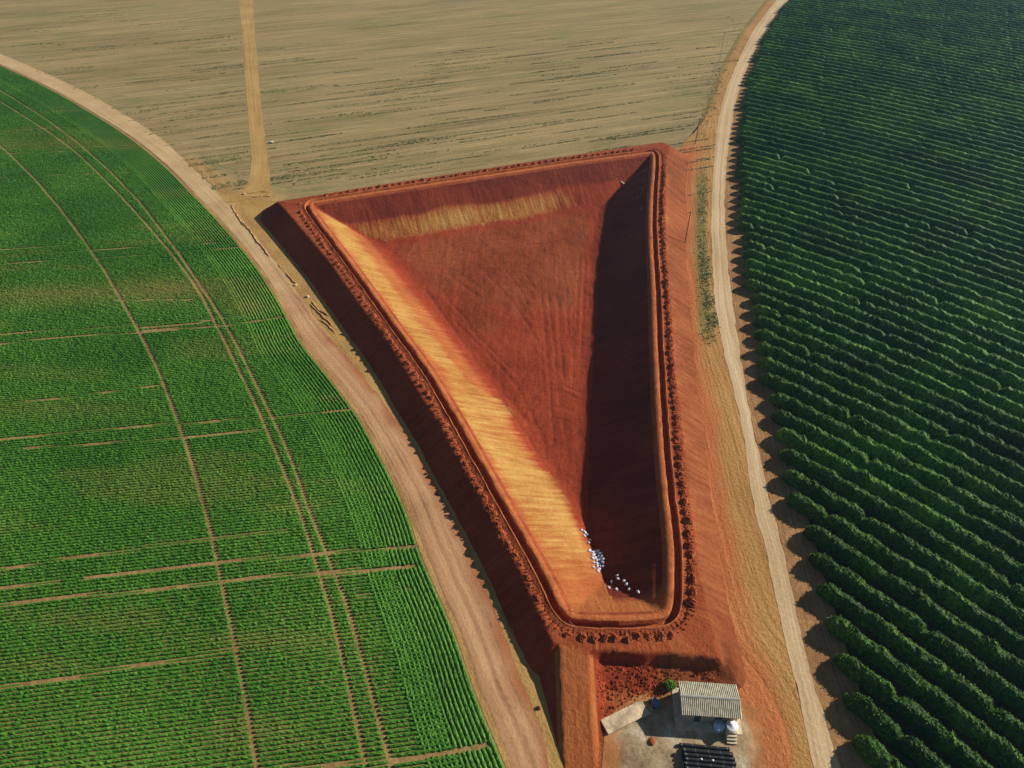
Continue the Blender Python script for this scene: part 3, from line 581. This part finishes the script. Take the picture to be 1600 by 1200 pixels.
# ------------------------------------------------------------------ coffee hedges, right
mc = NT('coffee_leaf', .55, .2); ob = mc.coord(); a1 = mc.noise(ob, .05, 4); a2 = mc.noise(ob, 1.9, 5, .7)
f = mc.math('ADD', mc.math('MULTIPLY', a1, .35), mc.math('MULTIPLY', a2, .65))
mc.bump(a2, .8, .3); f = mc.math('ADD', f, mc.math('MULTIPLY', mc.attr('tone'), .26)); m_cof = mc.out(mc.ramp(f, [(.34, lin((20, 46, 8))), (.5, lin((50, 92, 18))), (.64, lin((110, 150, 40)))]))
CC = np.array([-200., -170.]); RS = 4.3766; R0 = 324.02
gapr = [np.hypot(*(un(x, y, 2) - FC)) for x, y in ((1285, 145), (1478, 110), (1640, 200))]
prof = np.array([(math.cos(a), math.sin(a)) for a in np.linspace(PI, 0, 13)])
ends_used = 0; rows = []
for k in range(-4, 104):
    Rk = R0 + RS * k
    aa = np.arange(R(20), R(75), .4 / Rk); X = CC[0] + Rk * np.cos(aa); Y = CC[1] + Rk * np.sin(aa)
    px, py = pr(X, Y, 2.5); din_ = FR - np.hypot(X - FC[0], Y - FC[1])
    e0 = .8 + 1.6 * ((k * 7919) % 13 / 13. - .5)
    m = (din_ > e0) & (px < 1600 + 110) & (px > 1100) & (py > -45) & (py < 1330)
    if m.sum() < 12: continue
    rows.append((k, X[m], Y[m], din_[m]))
for idx, (k, X, Y, de) in enumerate(rows):
    dcam = np.hypot(X, Y).mean(); L = np.stack([X, Y], -1)
    step = .4 if np.hypot(X, Y).min() < 190 else .55
    L = resample(L, step); n = len(L); N = normals(L); s = np.arange(n) * step
    X, Y = L[:, 0], L[:, 1]; rf = np.hypot(X - FC[0], Y - FC[1])
    g = np.ones(n)
    for gr in gapr: g = np.minimum(g, 1 - ((.3 if Y.min() < 160 else .12) * rng.random()) * np.exp(-((rf - gr) / .5) ** 2))
    for _ in range(int(rng.integers(0, 2)) if Y.min() < 170 else 0): g = np.minimum(g, 1 - .5 * np.exp(-((s - rng.random() * s[-1]) / .6) ** 2))
    tap = np.sqrt(np.clip(np.minimum(s + .25, s[-1] - s + .25) / 1.6, 0.08, 1))
    hh = (2.55 + (.42 if Y.min() < 150 else .26) * (fbm(s * .55, s * 0 + k * 3.1, 80, 3) - .5) * 2) * tap * g; ww_ = (1.04 + .24 * (fbm(s * .6, s * 0 + k * 2.3, 81, 3) - .5) * 2) * tap * (.4 + .6 * g)
    an = np.linspace(PI, 0, 13); ca = np.sign(np.cos(an)) * np.abs(np.cos(an)) ** .8; sa_ = np.sin(an) ** .72
    b = fbm(s[:, None] * 1.5 + 0 * an, an[None] * 2.2 + k * 1.7 + s[:, None] * 0, 82, 3) - .5
    j3 = rng.random((n, 13)) - .5
    far_ = np.clip((np.hypot(X, Y) - 130) / 150, 0, .6)[:, None]; b = b * (1 - far_); j3 = j3 * (1 - far_); Rr = 1 + b * .55 + j3 * (.14 if Y.min() < 140 else .05)
    lat = ww_[:, None] * ca[None] * Rr; zz = .12 + hh[:, None] * sa_[None] * (1 + b * .3 + j3 * (.06 if Y.min() < 140 else .02)); zz[:, 0] = 0.02; zz[:, -1] = .02
    side = (fbm(s * .25, s * 0 + k, 83) - .5) * .5
    W = L[:, None] + N[:, None] * (lat + side[:, None])[..., None]
    V = np.concatenate([W, zz[..., None]], -1).reshape(-1, 3); Fq = gridf(n, 13)
    dens = 120 if Y.min() < 90 else (50 if Y.min() < 140 else (14 if Y.min() < 200 else 0))
    nc = int(s[-1] * dens); i = rng.integers(0, n, nc); j = rng.integers(1, 12, nc)
    c = V.reshape(n, 13, 3)[i, j] + (rng.random((nc, 3)) - .5) * np.array([.3, .3, .18]) + np.array([0, 0, .05])
    V2, F2 = cards(c, (.06 + .08 * rng.random(nc)), 1.2)
    o = mesh('coffee_hedge', np.vstack([V, V2]), np.vstack([Fq, F2 + len(V)]), m_cof, attrs={'tone': np.r_[np.repeat(np.full(n, (rng.random() - .5) * .25), 13) + (fbm(np.repeat(s, 13) * .35, np.repeat(s, 13) * 0 + k * 5, 85) - .5) * .8, np.repeat(rng.random(nc) * 1.3 - .45, 4)]}, smooth=False)
    tag(o, 'dark green coffee hedge, %s row up from the bottom right corner' % ordn(idx + 1), 'coffee hedge', 'coffee hedge rows planted in parallel')

# ------------------------------------------------------------------ weeds (ground cover)
mw = NT('weed_leaf', .7, .2); mw_c = mw.ramp(mw.noise(mw.coord(), .6, 4), [(.35, lin((92, 104, 56))), (.6, lin((136, 142, 88)))]); m_weed = mw.out(mw_c)
ro_ = R(19.5); sp = []
for _ in range(150):
    p0 = un(rng.uniform(300, 1130), rng.uniform(60, 300) ** 1.0); L_ = rng.uniform(8, 45); n = int(L_ * rng.uniform(1.5, 5)); s = (rng.random(n) - .5) * L_
    sp.append(np.stack([p0[0] + s * math.cos(ro_) + rng.normal(0, .1, n), p0[1] + s * math.sin(ro_) + rng.normal(0, .1, n)], -1))
for _ in range(90):
    p0 = un(rng.uniform(0, 370), rng.uniform(10, 290)); L_ = rng.uniform(8, 30); n = int(L_ * 2); s = (rng.random(n) - .5) * L_
    sp.append(np.stack([p0[0] + s * math.cos(ro_) + rng.normal(0, .2, n), p0[1] + s * math.sin(ro_) + rng.normal(0, .15, n)], -1))
sp = np.vstack(sp)
for (x, y, rx, ry, n) in [(1104, 425, 6, 12, 260), (1108, 468, 8, 8, 220), (1117, 498, 8, 7, 200), (1098, 340, 5, 25, 240), (1098, 395, 5, 14, 160), (1122, 120, 8, 22, 300), (1112, 160, 8, 18, 260), (1150, 60, 12, 18, 260), (1098, 190, 7, 14, 200), (1108, 520, 7, 12, 120), (1240, 910, 4, 8, 60), (1100, 300, 6, 20, 150)]:
    sp = np.vstack([sp, un(rng.normal(x, rx * .8, n * 2 // 3), rng.normal(y, ry * 1.1, n * 2 // 3))])
dO, iO, _, _ = pdist(sp[:, 0], sp[:, 1], OUTP)
def right_of(X, Y, P): 
    xs_ = np.interp(Y, P[:, 1], P[:, 0]) if P[0, 1] < P[-1, 1] else np.interp(Y, P[::-1, 1], P[::-1, 0]); return X > xs_
sp = sp[(~iO) & (dO > 6.5)]
px, py = pr(sp[:, 0], sp[:, 1])
de = dist_edge(sp[:, 0], sp[:, 1]); okr = de < -6
okf = ~right_of(sp[:, 0], sp[:, 1], resample(RDLw, 3)); oft = (px < np.interp(py, [0, 150, 250, 290], [371, 384, 392, 388])) | (px > np.interp(py, [0, 150, 250, 290], [397, 409, 421, 425]))
sp = sp[okr & okf & oft]
n = len(sp); rep = 4; c = np.repeat(np.concatenate([sp, np.full((n, 1), .16)], -1), rep, 0) + (rng.random((n * rep, 3)) - .5) * np.array([.5, .4, .22])
V2, F2 = cards(c, .09 + .12 * rng.random(len(c)), 1.0)
tag(mesh('weeds', V2, F2, m_weed, smooth=False), 'scattered green weeds in the stubble field and along the right verge', 'weeds', kind='stuff')

# ------------------------------------------------------------------ small mesh kit
def box(cx, cy, cz, sx, sy, sz, bev=0):
    x, y, z = sx / 2, sy / 2, sz / 2; V = np.array([(a * x, b * y, c * z) for c in (-1, 1) for a, b in ((-1, -1), (1, -1), (1, 1), (-1, 1))]) + (cx, cy, cz)
    return V, np.array([(0, 3, 2, 1), (4, 5, 6, 7), (0, 1, 5, 4), (1, 2, 6, 5), (2, 3, 7, 6), (3, 0, 4, 7)])
def join(*p):
    V, Fa, b = [], [], 0
    for v, f in p: V.append(v); Fa.append(np.asarray(f) + b); b += len(v)
    return np.vstack(V), np.vstack(Fa)
def tube(P, r, n=12, cap=True):
    P = np.asarray(P, float); r = np.broadcast_to(r, (len(P),)); V = []
    T = np.gradient(P, axis=0); T /= np.linalg.norm(T, axis=1)[:, None]
    up = np.array([0, 0, 1.]) if abs(T[0][2]) < .9 else np.array([1., 0, 0])
    for p, t_, rr in zip(P, T, r):
        u = np.cross(t_, up); u /= np.linalg.norm(u); v = np.cross(u, t_)
        V += [p + rr * (u * math.cos(2 * PI * k / n) + v * math.sin(2 * PI * k / n)) for k in range(n)]
    m = len(P); Fa = [(i * n + j, i * n + (j + 1) % n, (i + 1) * n + (j + 1) % n, (i + 1) * n + j) for i in range(m - 1) for j in range(n)]
    if cap:
        for e, i in ((0, 0), (1, m - 1)):
            V.append(P[i]); c_ = len(V) - 1
            for j in range(0, n, 2):
                q = (c_, i * n + j, i * n + j + 1, i * n + (j + 2) % n); Fa.append(q[::-1] if e else q)
    return np.array(V), np.array(Fa)
def lathe(prof, n=28):
    V = [(r * math.cos(2 * PI * k / n), r * math.sin(2 * PI * k / n), z) for r, z in prof for k in range(n)]
    return np.array(V), np.array([(i * n + j, i * n + (j + 1) % n, (i + 1) * n + (j + 1) % n, (i + 1) * n + j) for i in range(len(prof) - 1) for j in range(n)])
def simple(name, c, rough=.7, spec=.3, var=.25, sc=3, metal=0):
    t = NT(name, rough, spec); t.b.inputs['Metallic'].default_value = metal
    nn = t.noise(t.coord(), sc, 5, .7); a = tuple(v * (1 - var) for v in lin(c)[:3]) + (1,); b = tuple(min(1, v * (1 + var * .6)) for v in lin(c)[:3]) + (1,)
    t.bump(nn, .2, .02); return t.out(t.ramp(nn, [(.3, a), (.7, b)]))
m_roof = simple('roof_sheet', (202, 194, 168), .75, .25, .45, 1.6); m_wall = simple('block_wall', (176, 160, 138)); m_conc = simple('concrete', (216, 200, 168), .9, .2, .35, 1.4)
m_door = simple('door_paint', (70, 90, 86)); m_gls = simple('window_glass', (40, 50, 60), .1, .6); m_white = simple('white_plastic', (242, 240, 236), .4, .4, .05); m_blue = simple('blue_tank_plastic', (196, 214, 236), .5, .4, .1)
m_pipe = simple('black_pipe', (38, 38, 40), .45, .5, .3, 2); m_steel = simple('dull_steel', (150, 154, 160), .4, .5, .2); m_navy = simple('machine_paint', (96, 110, 146), .45, .4); m_rub = simple('rubber', (26, 26, 26)); m_wood = simple('pale_wood', (225, 205, 170), .8, .2)
m_pole = simple('pole_wood', (120, 104, 92), .9, .1, .3); m_polec = simple('pole_concrete', (196, 190, 186), .9, .1, .2)
m_sack = simple('white_sack', (212, 216, 230), .7, .2, .08)

# ------------------------------------------------------------------ shed
RZ = 2.75; q = [un(*p, RZ) for p in ((1059.9, 1063.3), (1151.9, 1070), (1158.1, 1122.7), (1064.1, 1116.8))]
ax = (q[1] - q[0]) + (q[2] - q[3]); LX = np.hypot(*ax) / 2; ang = math.atan2(ax[1], ax[0]); ux = np.array([math.cos(ang), math.sin(ang)]); uy = np.array([-ux[1], ux[0]])
LY = abs(((q[0] - q[3]) + (q[1] - q[2])) @ uy) / 2; ctr = sum(q) / 4
shed = empty('shed', (ctr[0], ctr[1], 0), 'small farm shed with pale corrugated gable roof in the yard', 'shed', rz=ang)
wx, wy, wz = LX - .7, LY - .7, 2.62; tk = .16; Rg = .62
def gable(x):
    V = np.array([(x - tk / 2, -wy / 2, wz), (x - tk / 2, wy / 2, wz), (x - tk / 2, 0, wz + Rg * wy / LY), (x + tk / 2, -wy / 2, wz), (x + tk / 2, wy / 2, wz), (x + tk / 2, 0, wz + Rg * wy / LY)])
    return V, np.array([(0, 1, 2, 2), (3, 5, 4, 4), (0, 2, 5, 3), (1, 4, 5, 2)])
def wallmesh():
    p = [box(0, wy / 2 - tk / 2, wz / 2, wx - 2 * tk, tk, wz), box(-wx / 2 + tk / 2, 0, wz / 2, tk, wy, wz), box(wx / 2 - tk / 2, 0, wz / 2, tk, wy, wz)]
    # front with openings: door 0.9 wide at x=-1.6, window at x=1.2
    y = -wy / 2 + tk / 2; xa = -wx / 2 + tk; xb = wx / 2 - tk
    for a, b, z0, z1 in ((xa, -2.05, 0, wz), (-1.15, .7, 0, wz), (1.7, xb, 0, wz), (-2.05, -1.15, 2.1, wz), (.7, 1.7, 0, 1.1), (.7, 1.7, 1.9, wz)):
        p.append(box((a + b) / 2, y, (z0 + z1) / 2, b - a, tk, z1 - z0))
    return join(*p)
mesh('wall', *wallmesh(), m_wall, smooth=False, parent=shed)
for x in (-wx / 2 + tk / 2, wx / 2 - tk / 2):
    V, Fa = gable(x); bm = bpy.data.meshes.new('gable'); bm.from_pydata(V.tolist(), [], [(0, 1, 2), (3, 5, 4), (0, 2, 5, 3), (1, 4, 5, 2)]); bm.materials.append(m_wall)
    o = bpy.data.objects.new('gable', bm); C.collection.objects.link(o); o.parent = shed
d_ = mesh('door', *box(-1.6, -wy / 2 + .06, 1.04, .88, .05, 2.06), m_door, smooth=False, parent=shed); mesh('handle', *box(-1.28, -wy / 2 + .01, 1.0, .1, .05, .04), m_steel, smooth=False, parent=d_)
w_ = mesh('window', *join(box(1.2, -wy / 2 + .06, 1.13, 1.0, .06, .06), box(1.2, -wy / 2 + .06, 1.87, 1.0, .06, .06), box(.73, -wy / 2 + .06, 1.5, .06, .06, .68), box(1.67, -wy / 2 + .06, 1.5, .06, .06, .68), box(1.2, -wy / 2 + .06, 1.5, .05, .05, .68)), m_steel, smooth=False, parent=shed)
mesh('pane', *box(1.2, -wy / 2 + .07, 1.5, .88, .012, .68), m_gls, smooth=False, parent=w_)
def roof_half(sy):
    nx = int(LX / .26) * 8; xs_ = np.linspace(-LX / 2, LX / 2, nx); ysn = np.linspace(0, LY / 2, 8)
    Xg, Yg = np.meshgrid(xs_, ysn, indexing='ij'); Zg = RZ + Rg * (1 - Yg / (LY / 2)) + .055 * np.cos(Xg / .26 * 2 * PI) - .02 * (Yg > LY * .27) 
    V = np.stack([Xg, Yg * sy, Zg], -1).reshape(-1, 3); n_ = len(V); Fa = gridf(nx, 8)
    return np.vstack([V, V - (0, 0, .02)]), np.vstack([Fa, Fa[:, ::-1] + n_])
rf = mesh('roof', *join(roof_half(1), roof_half(-1)), m_roof, smooth=True, parent=shed)
mesh('ridge_cap', *join((np.array([(-LX / 2, -.16, RZ + Rg + .03), (-LX / 2, 0, RZ + Rg + .085), (-LX / 2, .16, RZ + Rg + .03), (LX / 2, -.16, RZ + Rg + .03), (LX / 2, 0, RZ + Rg + .085), (LX / 2, .16, RZ + Rg + .03)]), np.array([(0, 3, 4, 1), (1, 4, 5, 2)]))), simple('ridge_sheet', (170, 168, 158), .6, .3), smooth=False, parent=rf)
for sx in (-1, 1): mesh('roof_beam', *box(sx * (LX / 2 - .3), 0, wz + .0, .1, LY - .3, .1), m_wood, smooth=False, parent=shed)
def loc(x, y): p = ctr + ux * x + uy * y; return p
ap_ = box(0, 0, .075, LX + .9, LY + 1.9, .13); a_ = mesh('concrete_pavement', ap_[0], ap_[1], m_conc, smooth=False); a_.location = (ctr[0], ctr[1], 0); a_.rotation_euler = (0, 0, ang); struct(a_)

# tanks
def tank(px, py, r, h, base, mat, label):
    p = un(px, py, base + h); e = empty('water_tank', (p[0], p[1], base), label, 'water tank')
    mesh('body', *lathe([(r * .01, .0), (r * .86, .0), (r * .9, .04), (r * .93, h * .5), (r * .97, h * .84), (r * .97, h * .86)]), mat, parent=e)
    l_ = mesh('lid', *lathe([(r * .96, h * .86), (r * 1.14, h * .88), (r * 1.15, h * .94), (r * 1.08, h * .96), (r * .35, h * 1.0), (r * .33, h * 1.02), (r * .02, h * 1.03)]), mat, parent=e)
    mesh('inlet_pipe', *tube([(-r * .9, r * .2, h * .78), (-r * 1.25, r * .25, h * .78), (-r * 1.27, r * .26, h * .1)], .03, 8), m_steel, parent=e)
    return e
tank(1124.3, 1132.3, .67, 1.25, .14, m_blue, 'pale blue round water tank in the shade of the shed, left of the white tank')
tank(1144.5, 1133.3, .70, .95, .95, m_white, 'round white water tank in the sun on the stepped stand at the shed corner')
pt = un(1144.5, 1133.3, 1.9); e = empty('tank_stand', (pt[0], pt[1], 0), 'pale concrete stand with steps under the white water tank', 'stand', rz=ang)
mesh('block', *box(0, .02, .47, 1.45, 1.3, .94), m_conc, smooth=False, parent=e)
for k, (yy, hh) in enumerate(((-.82, .72), (-1.18, .5), (-1.54, .26))): mesh('step', *box(.02, yy, hh / 2, 1.35, .355, hh), m_conc, smooth=False, parent=e)

# pipes
pd = un(1137, 1170.3) - un(1067, 1163.3); pd /= np.hypot(*pd); pn = np.array([-pd[1], pd[0]])
p1 = un(1103, 1167.5, .26); Lp = 6.6; names = ['farthest', 'second', 'third', 'fourth', 'fifth', 'sixth', 'seventh', 'nearest']
def pipe(c, z, sh, label):
    r = .25; e = empty('pipe', (c[0], c[1], z), label, 'pipe', 'black pipes stacked in the yard', math.atan2(pd[1], pd[0]))
    x = np.linspace(-Lp / 2, Lp / 2, 14) + sh
    V, Fa = tube([(a, 0, 0) for a in x], r, 20, False); V2, F2 = tube([(a, 0, 0) for a in x], r * .9, 20, False)
    n_ = 20; m_ = len(x) - 1; rim = []
    for i in (0, m_):
        for j in range(n_): rim.append((i * n_ + j, i * n_ + (j + 1) % n_, len(V) + i * n_ + (j + 1) % n_, len(V) + i * n_ + j))
    mesh('pipe_wall', np.vstack([V, V2]), np.vstack([Fa, F2[:, ::-1] + len(V), np.array(rim)]), m_pipe, parent=e)
    for s_ in (-1, 1): mesh('collar', *tube([(s_ * (Lp / 2 - .14) + sh - .07, 0, 0), (s_ * (Lp / 2 - .14) + sh + .07, 0, 0)], r * 1.09, 20, False), m_pipe, parent=e)
    for a_ in (-1.6, .1, 1.7): mesh('joint_band', *tube([(a_ + sh - .03, 0, 0), (a_ + sh + .03, 0, 0)], r * 1.03, 20, False), simple('band', (120, 120, 122)) if 'band' not in bpy.data.materials else bpy.data.materials['band'], parent=e)
    return e
for k in range(8):
    c_ = p1 - pn * .56 * k; sh = [-.2, .1, .15, .1, .3, .25, .2, .2][k]; pipe(c_, .27, sh, 'black pipe in the bottom layer of the yard stack, %s from the shed' % ordn(k + 1))
for k in range(5):
    c_ = p1 - pn * (.56 * (k + 1.5)); pipe(c_, .27 + .44, [.05, .2, .3, .15, .25][k], 'black pipe in the upper layer of the yard stack, %s from the shed' % ordn(k + 1))
def blob(name, x, y, z, sx, sy, sz, mat, seed, rz=0, neck=False):
    nr, na = 8, 14; V = []
    for i in range(nr + 1):
        f = PI * i / nr
        for j in range(na):
            a = 2 * PI * j / na; r = 1 + .45 * (vn(math.cos(a) * math.sin(f) * 2.2 + 5, math.sin(a) * math.sin(f) * 2.2 + math.cos(f) * 2 + 5, seed) - .5)
            V.append((r * sx * abs(math.sin(f)) ** .8 * math.cos(a), r * sy * abs(math.sin(f)) ** .8 * math.sin(a), sz * r * math.cos(f) + sz * .8))
    if neck: V = [(vx, vy, vz + (max(0, vz - sz * 1.3) * neck)) for vx, vy, vz in V]
    o = mesh(name, V, [(i * na + j, (i + 1) * na + j, (i + 1) * na + (j + 1) % na, i * na + (j + 1) % na) for i in range(nr) for j in range(na)], mat)
    o.location = (x, y, z); o.rotation_euler = (0, 0, rz); return o
for (x, y, lb) in ((1096, 1186, 'small white rag on the pipe stack, left one of two'), (1114, 1188, 'small white rag on the pipe stack, right one of two')):
    p = un(x, y, 1.0); tag(blob('rag', p[0], p[1], .93, .16, .13, .08, m_white, int(x)), lb, 'rag')

# slab, machine, bush, brick-red pile
a_, b_ = un(944.5, 1136, .35), un(1008.5, 1104, .35); d_ = b_ - a_; Ls = np.hypot(*d_); sl = box(0, 0, .19, Ls, 2.1, .32)
n1_, n2_ = 24, 9
o = mesh('concrete_slab', *join(sl, *[box(-Ls / 2 + Ls * (k + .5) / 6, 0, .357, Ls / 6 - .02, 2.08, .014) for k in range(6)]), simple('stained_concrete', (214, 190, 156), .9, .15, .6, .7), smooth=False)
o.location = ((a_[0] + b_[0]) / 2, (a_[1] + b_[1]) / 2, 0); o.rotation_euler = (0, 0, math.atan2(d_[1], d_[0])); tag(o, 'long pale stained concrete slab lying askew left of the shed', 'slab')
p = un(1024.5, 1098, .6); e = empty('motor_pump', (p[0], p[1], .05), 'small dark blue wheeled motor pump between the pale slab and the shed', 'pump', rz=R(-62))
mesh('tank_box', *box(.1, 0, .55, 1.0, .8, .6), m_navy, smooth=False, parent=e); mesh('engine', *join(box(-.62, 0, .5, .38, .5, .45), tube([(-.62, -.2, .8), (-.62, .2, .8)], .1, 10)), m_steel, smooth=False, parent=e)
mesh('frame', *join(box(-.1, .3, .2, 1.6, .06, .06), box(-.1, -.3, .2, 1.6, .06, .06)), m_steel, smooth=False, parent=e)
for sy in (-1, 1):
    for sx in (-.55, .4): mesh('wheel', *tube([(sx, sy * .42, .18), (sx, sy * .52, .18)], .18, 14), m_rub, parent=e)
mesh('exhaust_pipe', *tube([(-.7, .15, .75), (-.7, .15, 1.05), (-.82, .15, 1.1)], .03, 8), m_steel, parent=e)
p = un(1047.5, 1071, .6); e = empty('bush', (p[0], p[1], 0), 'small bright green bush at the far left corner of the shed', 'bush')
mb = NT('bush_leaf', .6, .2); m_bush = mb.out(mb.ramp(mb.noise(mb.coord(), 3, 3), [(.3, lin((70, 110, 30))), (.7, lin((130, 168, 56)))]))
nb = 900; dirs = rng.normal(size=(nb, 3)); dirs /= np.linalg.norm(dirs, axis=1)[:, None]; rr = .75 * (.55 + .5 * rng.random(nb)) * (1 + .35 * (vn(dirs[:, 0] * 2 + 5, dirs[:, 1] * 2 + 5, 3) - .5))
mesh('foliage', *cards(dirs * rr[:, None] * (1, 1, .75) + (0, 0, .72), .07 + .06 * rng.random(nb), 1.2), m_bush, smooth=False, parent=e)
for k in range(5): mesh('stem', *tube([(0, 0, 0), (.12 * math.cos(k * 1.3), .12 * math.sin(k * 1.3), .4), (.35 * math.cos(k * 1.3), .35 * math.sin(k * 1.3), .85)], [.03, .022, .01], 6), m_pole, parent=e)
p = un(1018.5, 1159); tag(blob('soil_pile', p[0], p[1], .04, .42, .5, .16, m_heap, 5), 'small brick red soil pile in the middle of the yard', 'pile')

# planks, stake, bag
def plank(x0, y0, x1, y1, wd, hgt, label, name='plank'):
    a = np.array(on_terrain(x0, y0)); b = np.array(on_terrain(x1, y1)); a[2] += .1; b[2] += .1; d = b - a; L = np.linalg.norm(d)
    o = mesh(name, *join(box(0, 0, 0, L, wd, hgt), box(0, 0, -hgt * .8, .1, wd * .9, hgt * .6)), m_wood, smooth=False); o.location = (a + b) / 2
    o.rotation_euler = (0, -math.asin(d[2] / L), math.atan2(d[1], d[0])); return tag(o, label, 'plank')
plank(889, 971, 899, 979.5, .16, .08, 'short pale plank at the near left corner of the basin rim')
plank(970, 283.5, 975.5, 287.5, .3, .1, 'short white plank on the far right inside slope at the shadow edge')
p = un(424, 222, .2); e = tag(blob('bag', p[0], p[1], .02, .9, .35, .25, m_white, 77), 'white bag lying in the stubble beside the farm track', 'bag')

# white sacks in the basin
SK = [(638, 868, 'uppermost of the three lit sacks left of the small arc of sacks'), (608, 925, 'leftmost lit sack at the edge of the basin shadow'), (690, 942, 'lit sack straight below the sack pair, on the shadow edge'), (697, 798, 'upper one of the touching pair in the shade'), (704, 833, 'lower one of the touching pair in the shade'), (765, 855, 'upper end of the short arc right of the touching pair'), (793, 890, 'middle of the short arc right of the touching pair'), (818, 942, 'lower end of the short arc'), (912, 972, 'rightmost sack of all, lying alone'),
      (326, 326, 'bright uppermost sack at the tip of the sack trail'), (350, 340, 'second sack from the top of the sack trail'), (350, 382, 'bright small sack below the top of the trail'), (385, 372, 'sack right of the bright small one in the trail'), (412, 428, 'sack in the trail just above the big pile'), (396, 455, 'lowest sack of the trail, above the big pile'), (362, 352, 'third sack from the top of the sack trail')]
spots = [(x + 6, y) for x, y in [(398, 540), (430, 555), (462, 548), (492, 545), (515, 570), (440, 585), (470, 580), (500, 600), (430, 618), (460, 615), (530, 605), (545, 630), (480, 640), (512, 640), (445, 665), (475, 670), (540, 665), (505, 680), (440, 712), (480, 700), (520, 705), (500, 735), (545, 700), (490, 755)]]
sm = [blob('s', 0, 0, 0, .33, .25, .13, m_sack, 200 + k, neck=.9 if k % 2 else False) for k in range(6)]; sk_d = [s.data for s in sm]
for s in sm: bpy.data.objects.remove(s)
def sack(x, y, label, dz=0, sc=.85):
    q = on_terrain(860 + x / 6.667, 780 + y / 6.667); o = bpy.data.objects.new('sack', random.choice(sk_d)); C.collection.objects.link(o)
    o.location = (q[0], q[1], q[2] + .02 + dz); o.rotation_euler = (random.uniform(-.3, .3), random.uniform(-.3, .3), random.uniform(0, 6.28)); s = sc * random.uniform(.95, 1.25); o.scale = (s, s, s)
    tag(o, label, 'sack', 'white sacks lying in the near end of the basin')
for x, y, lb in SK: sack(x, y, 'white sack, ' + lb)
for k, (x, y) in enumerate(spots):
    r_ = sorted(range(len(spots)), key=lambda i: spots[i][1]).index(k) + 1
    sack(x, y, 'white sack in the big shaded sack pile, %s from the top of the pile' % ordn(r_), random.uniform(0, .05), .9)

# power poles
def zfor(xb, yb, yt):
    q = un(xb, yb); z = 8.
    for _ in range(30): z += (pr(q[0], q[1], z)[1] - yt) * .15
    return q, z
for (xb, yb, yt, mat, lb) in ((1124.5, 94, 50, m_polec, 'pale utility pole in weeds at the edge of the stubble, farthest of the three'), (1086.3, 224.5, 184, m_pole, 'dark utility pole standing at the far right corner of the basin bank'), (1070, 381, 330, m_pole, 'dark utility pole at the foot of the right bank, nearest of the three')):
    q, h_ = zfor(xb, yb, yt); zb = min(0, tz(q[0], q[1])) - .2; e = empty('utility_pole', (q[0], q[1], 0), lb, 'utility pole', 'utility poles in a line')
    mesh('post', *tube([(0, 0, zb), (0, 0, h_ * .5), (0, 0, h_)], [.14, .12, .09], 12), mat, parent=e)
    mesh('crossarm', *box(0, 0, h_ - .45, 1.7, .1, .12), m_pole, smooth=False, parent=e)
    for x in (-.75, 0.2, .75): mesh('insulator', *tube([(x, 0, h_ - .39), (x, 0, h_ - .2)], .05, 8), m_white, parent=e)

# ------------------------------------------------------------------ haze
hz = mesh('haze', *box(0, 350, 55, 1400, 1500, 116), None, smooth=False); hz.data.materials.clear()
mh = bpy.data.materials.new('haze_air'); mh.use_nodes = True; tn = mh.node_tree; tn.nodes.clear()
pv = tn.nodes.new('ShaderNodeVolumePrincipled'); mo = tn.nodes.new('ShaderNodeOutputMaterial'); tn.links.new(pv.outputs[0], mo.inputs['Volume'])
pv.inputs['Color'].default_value = (.38, .74, 1, 1); pv.inputs['Density'].default_value = .00013; pv.inputs['Anisotropy'].default_value = .3
hz.data.materials.append(mh); tag(hz, kind='stuff')
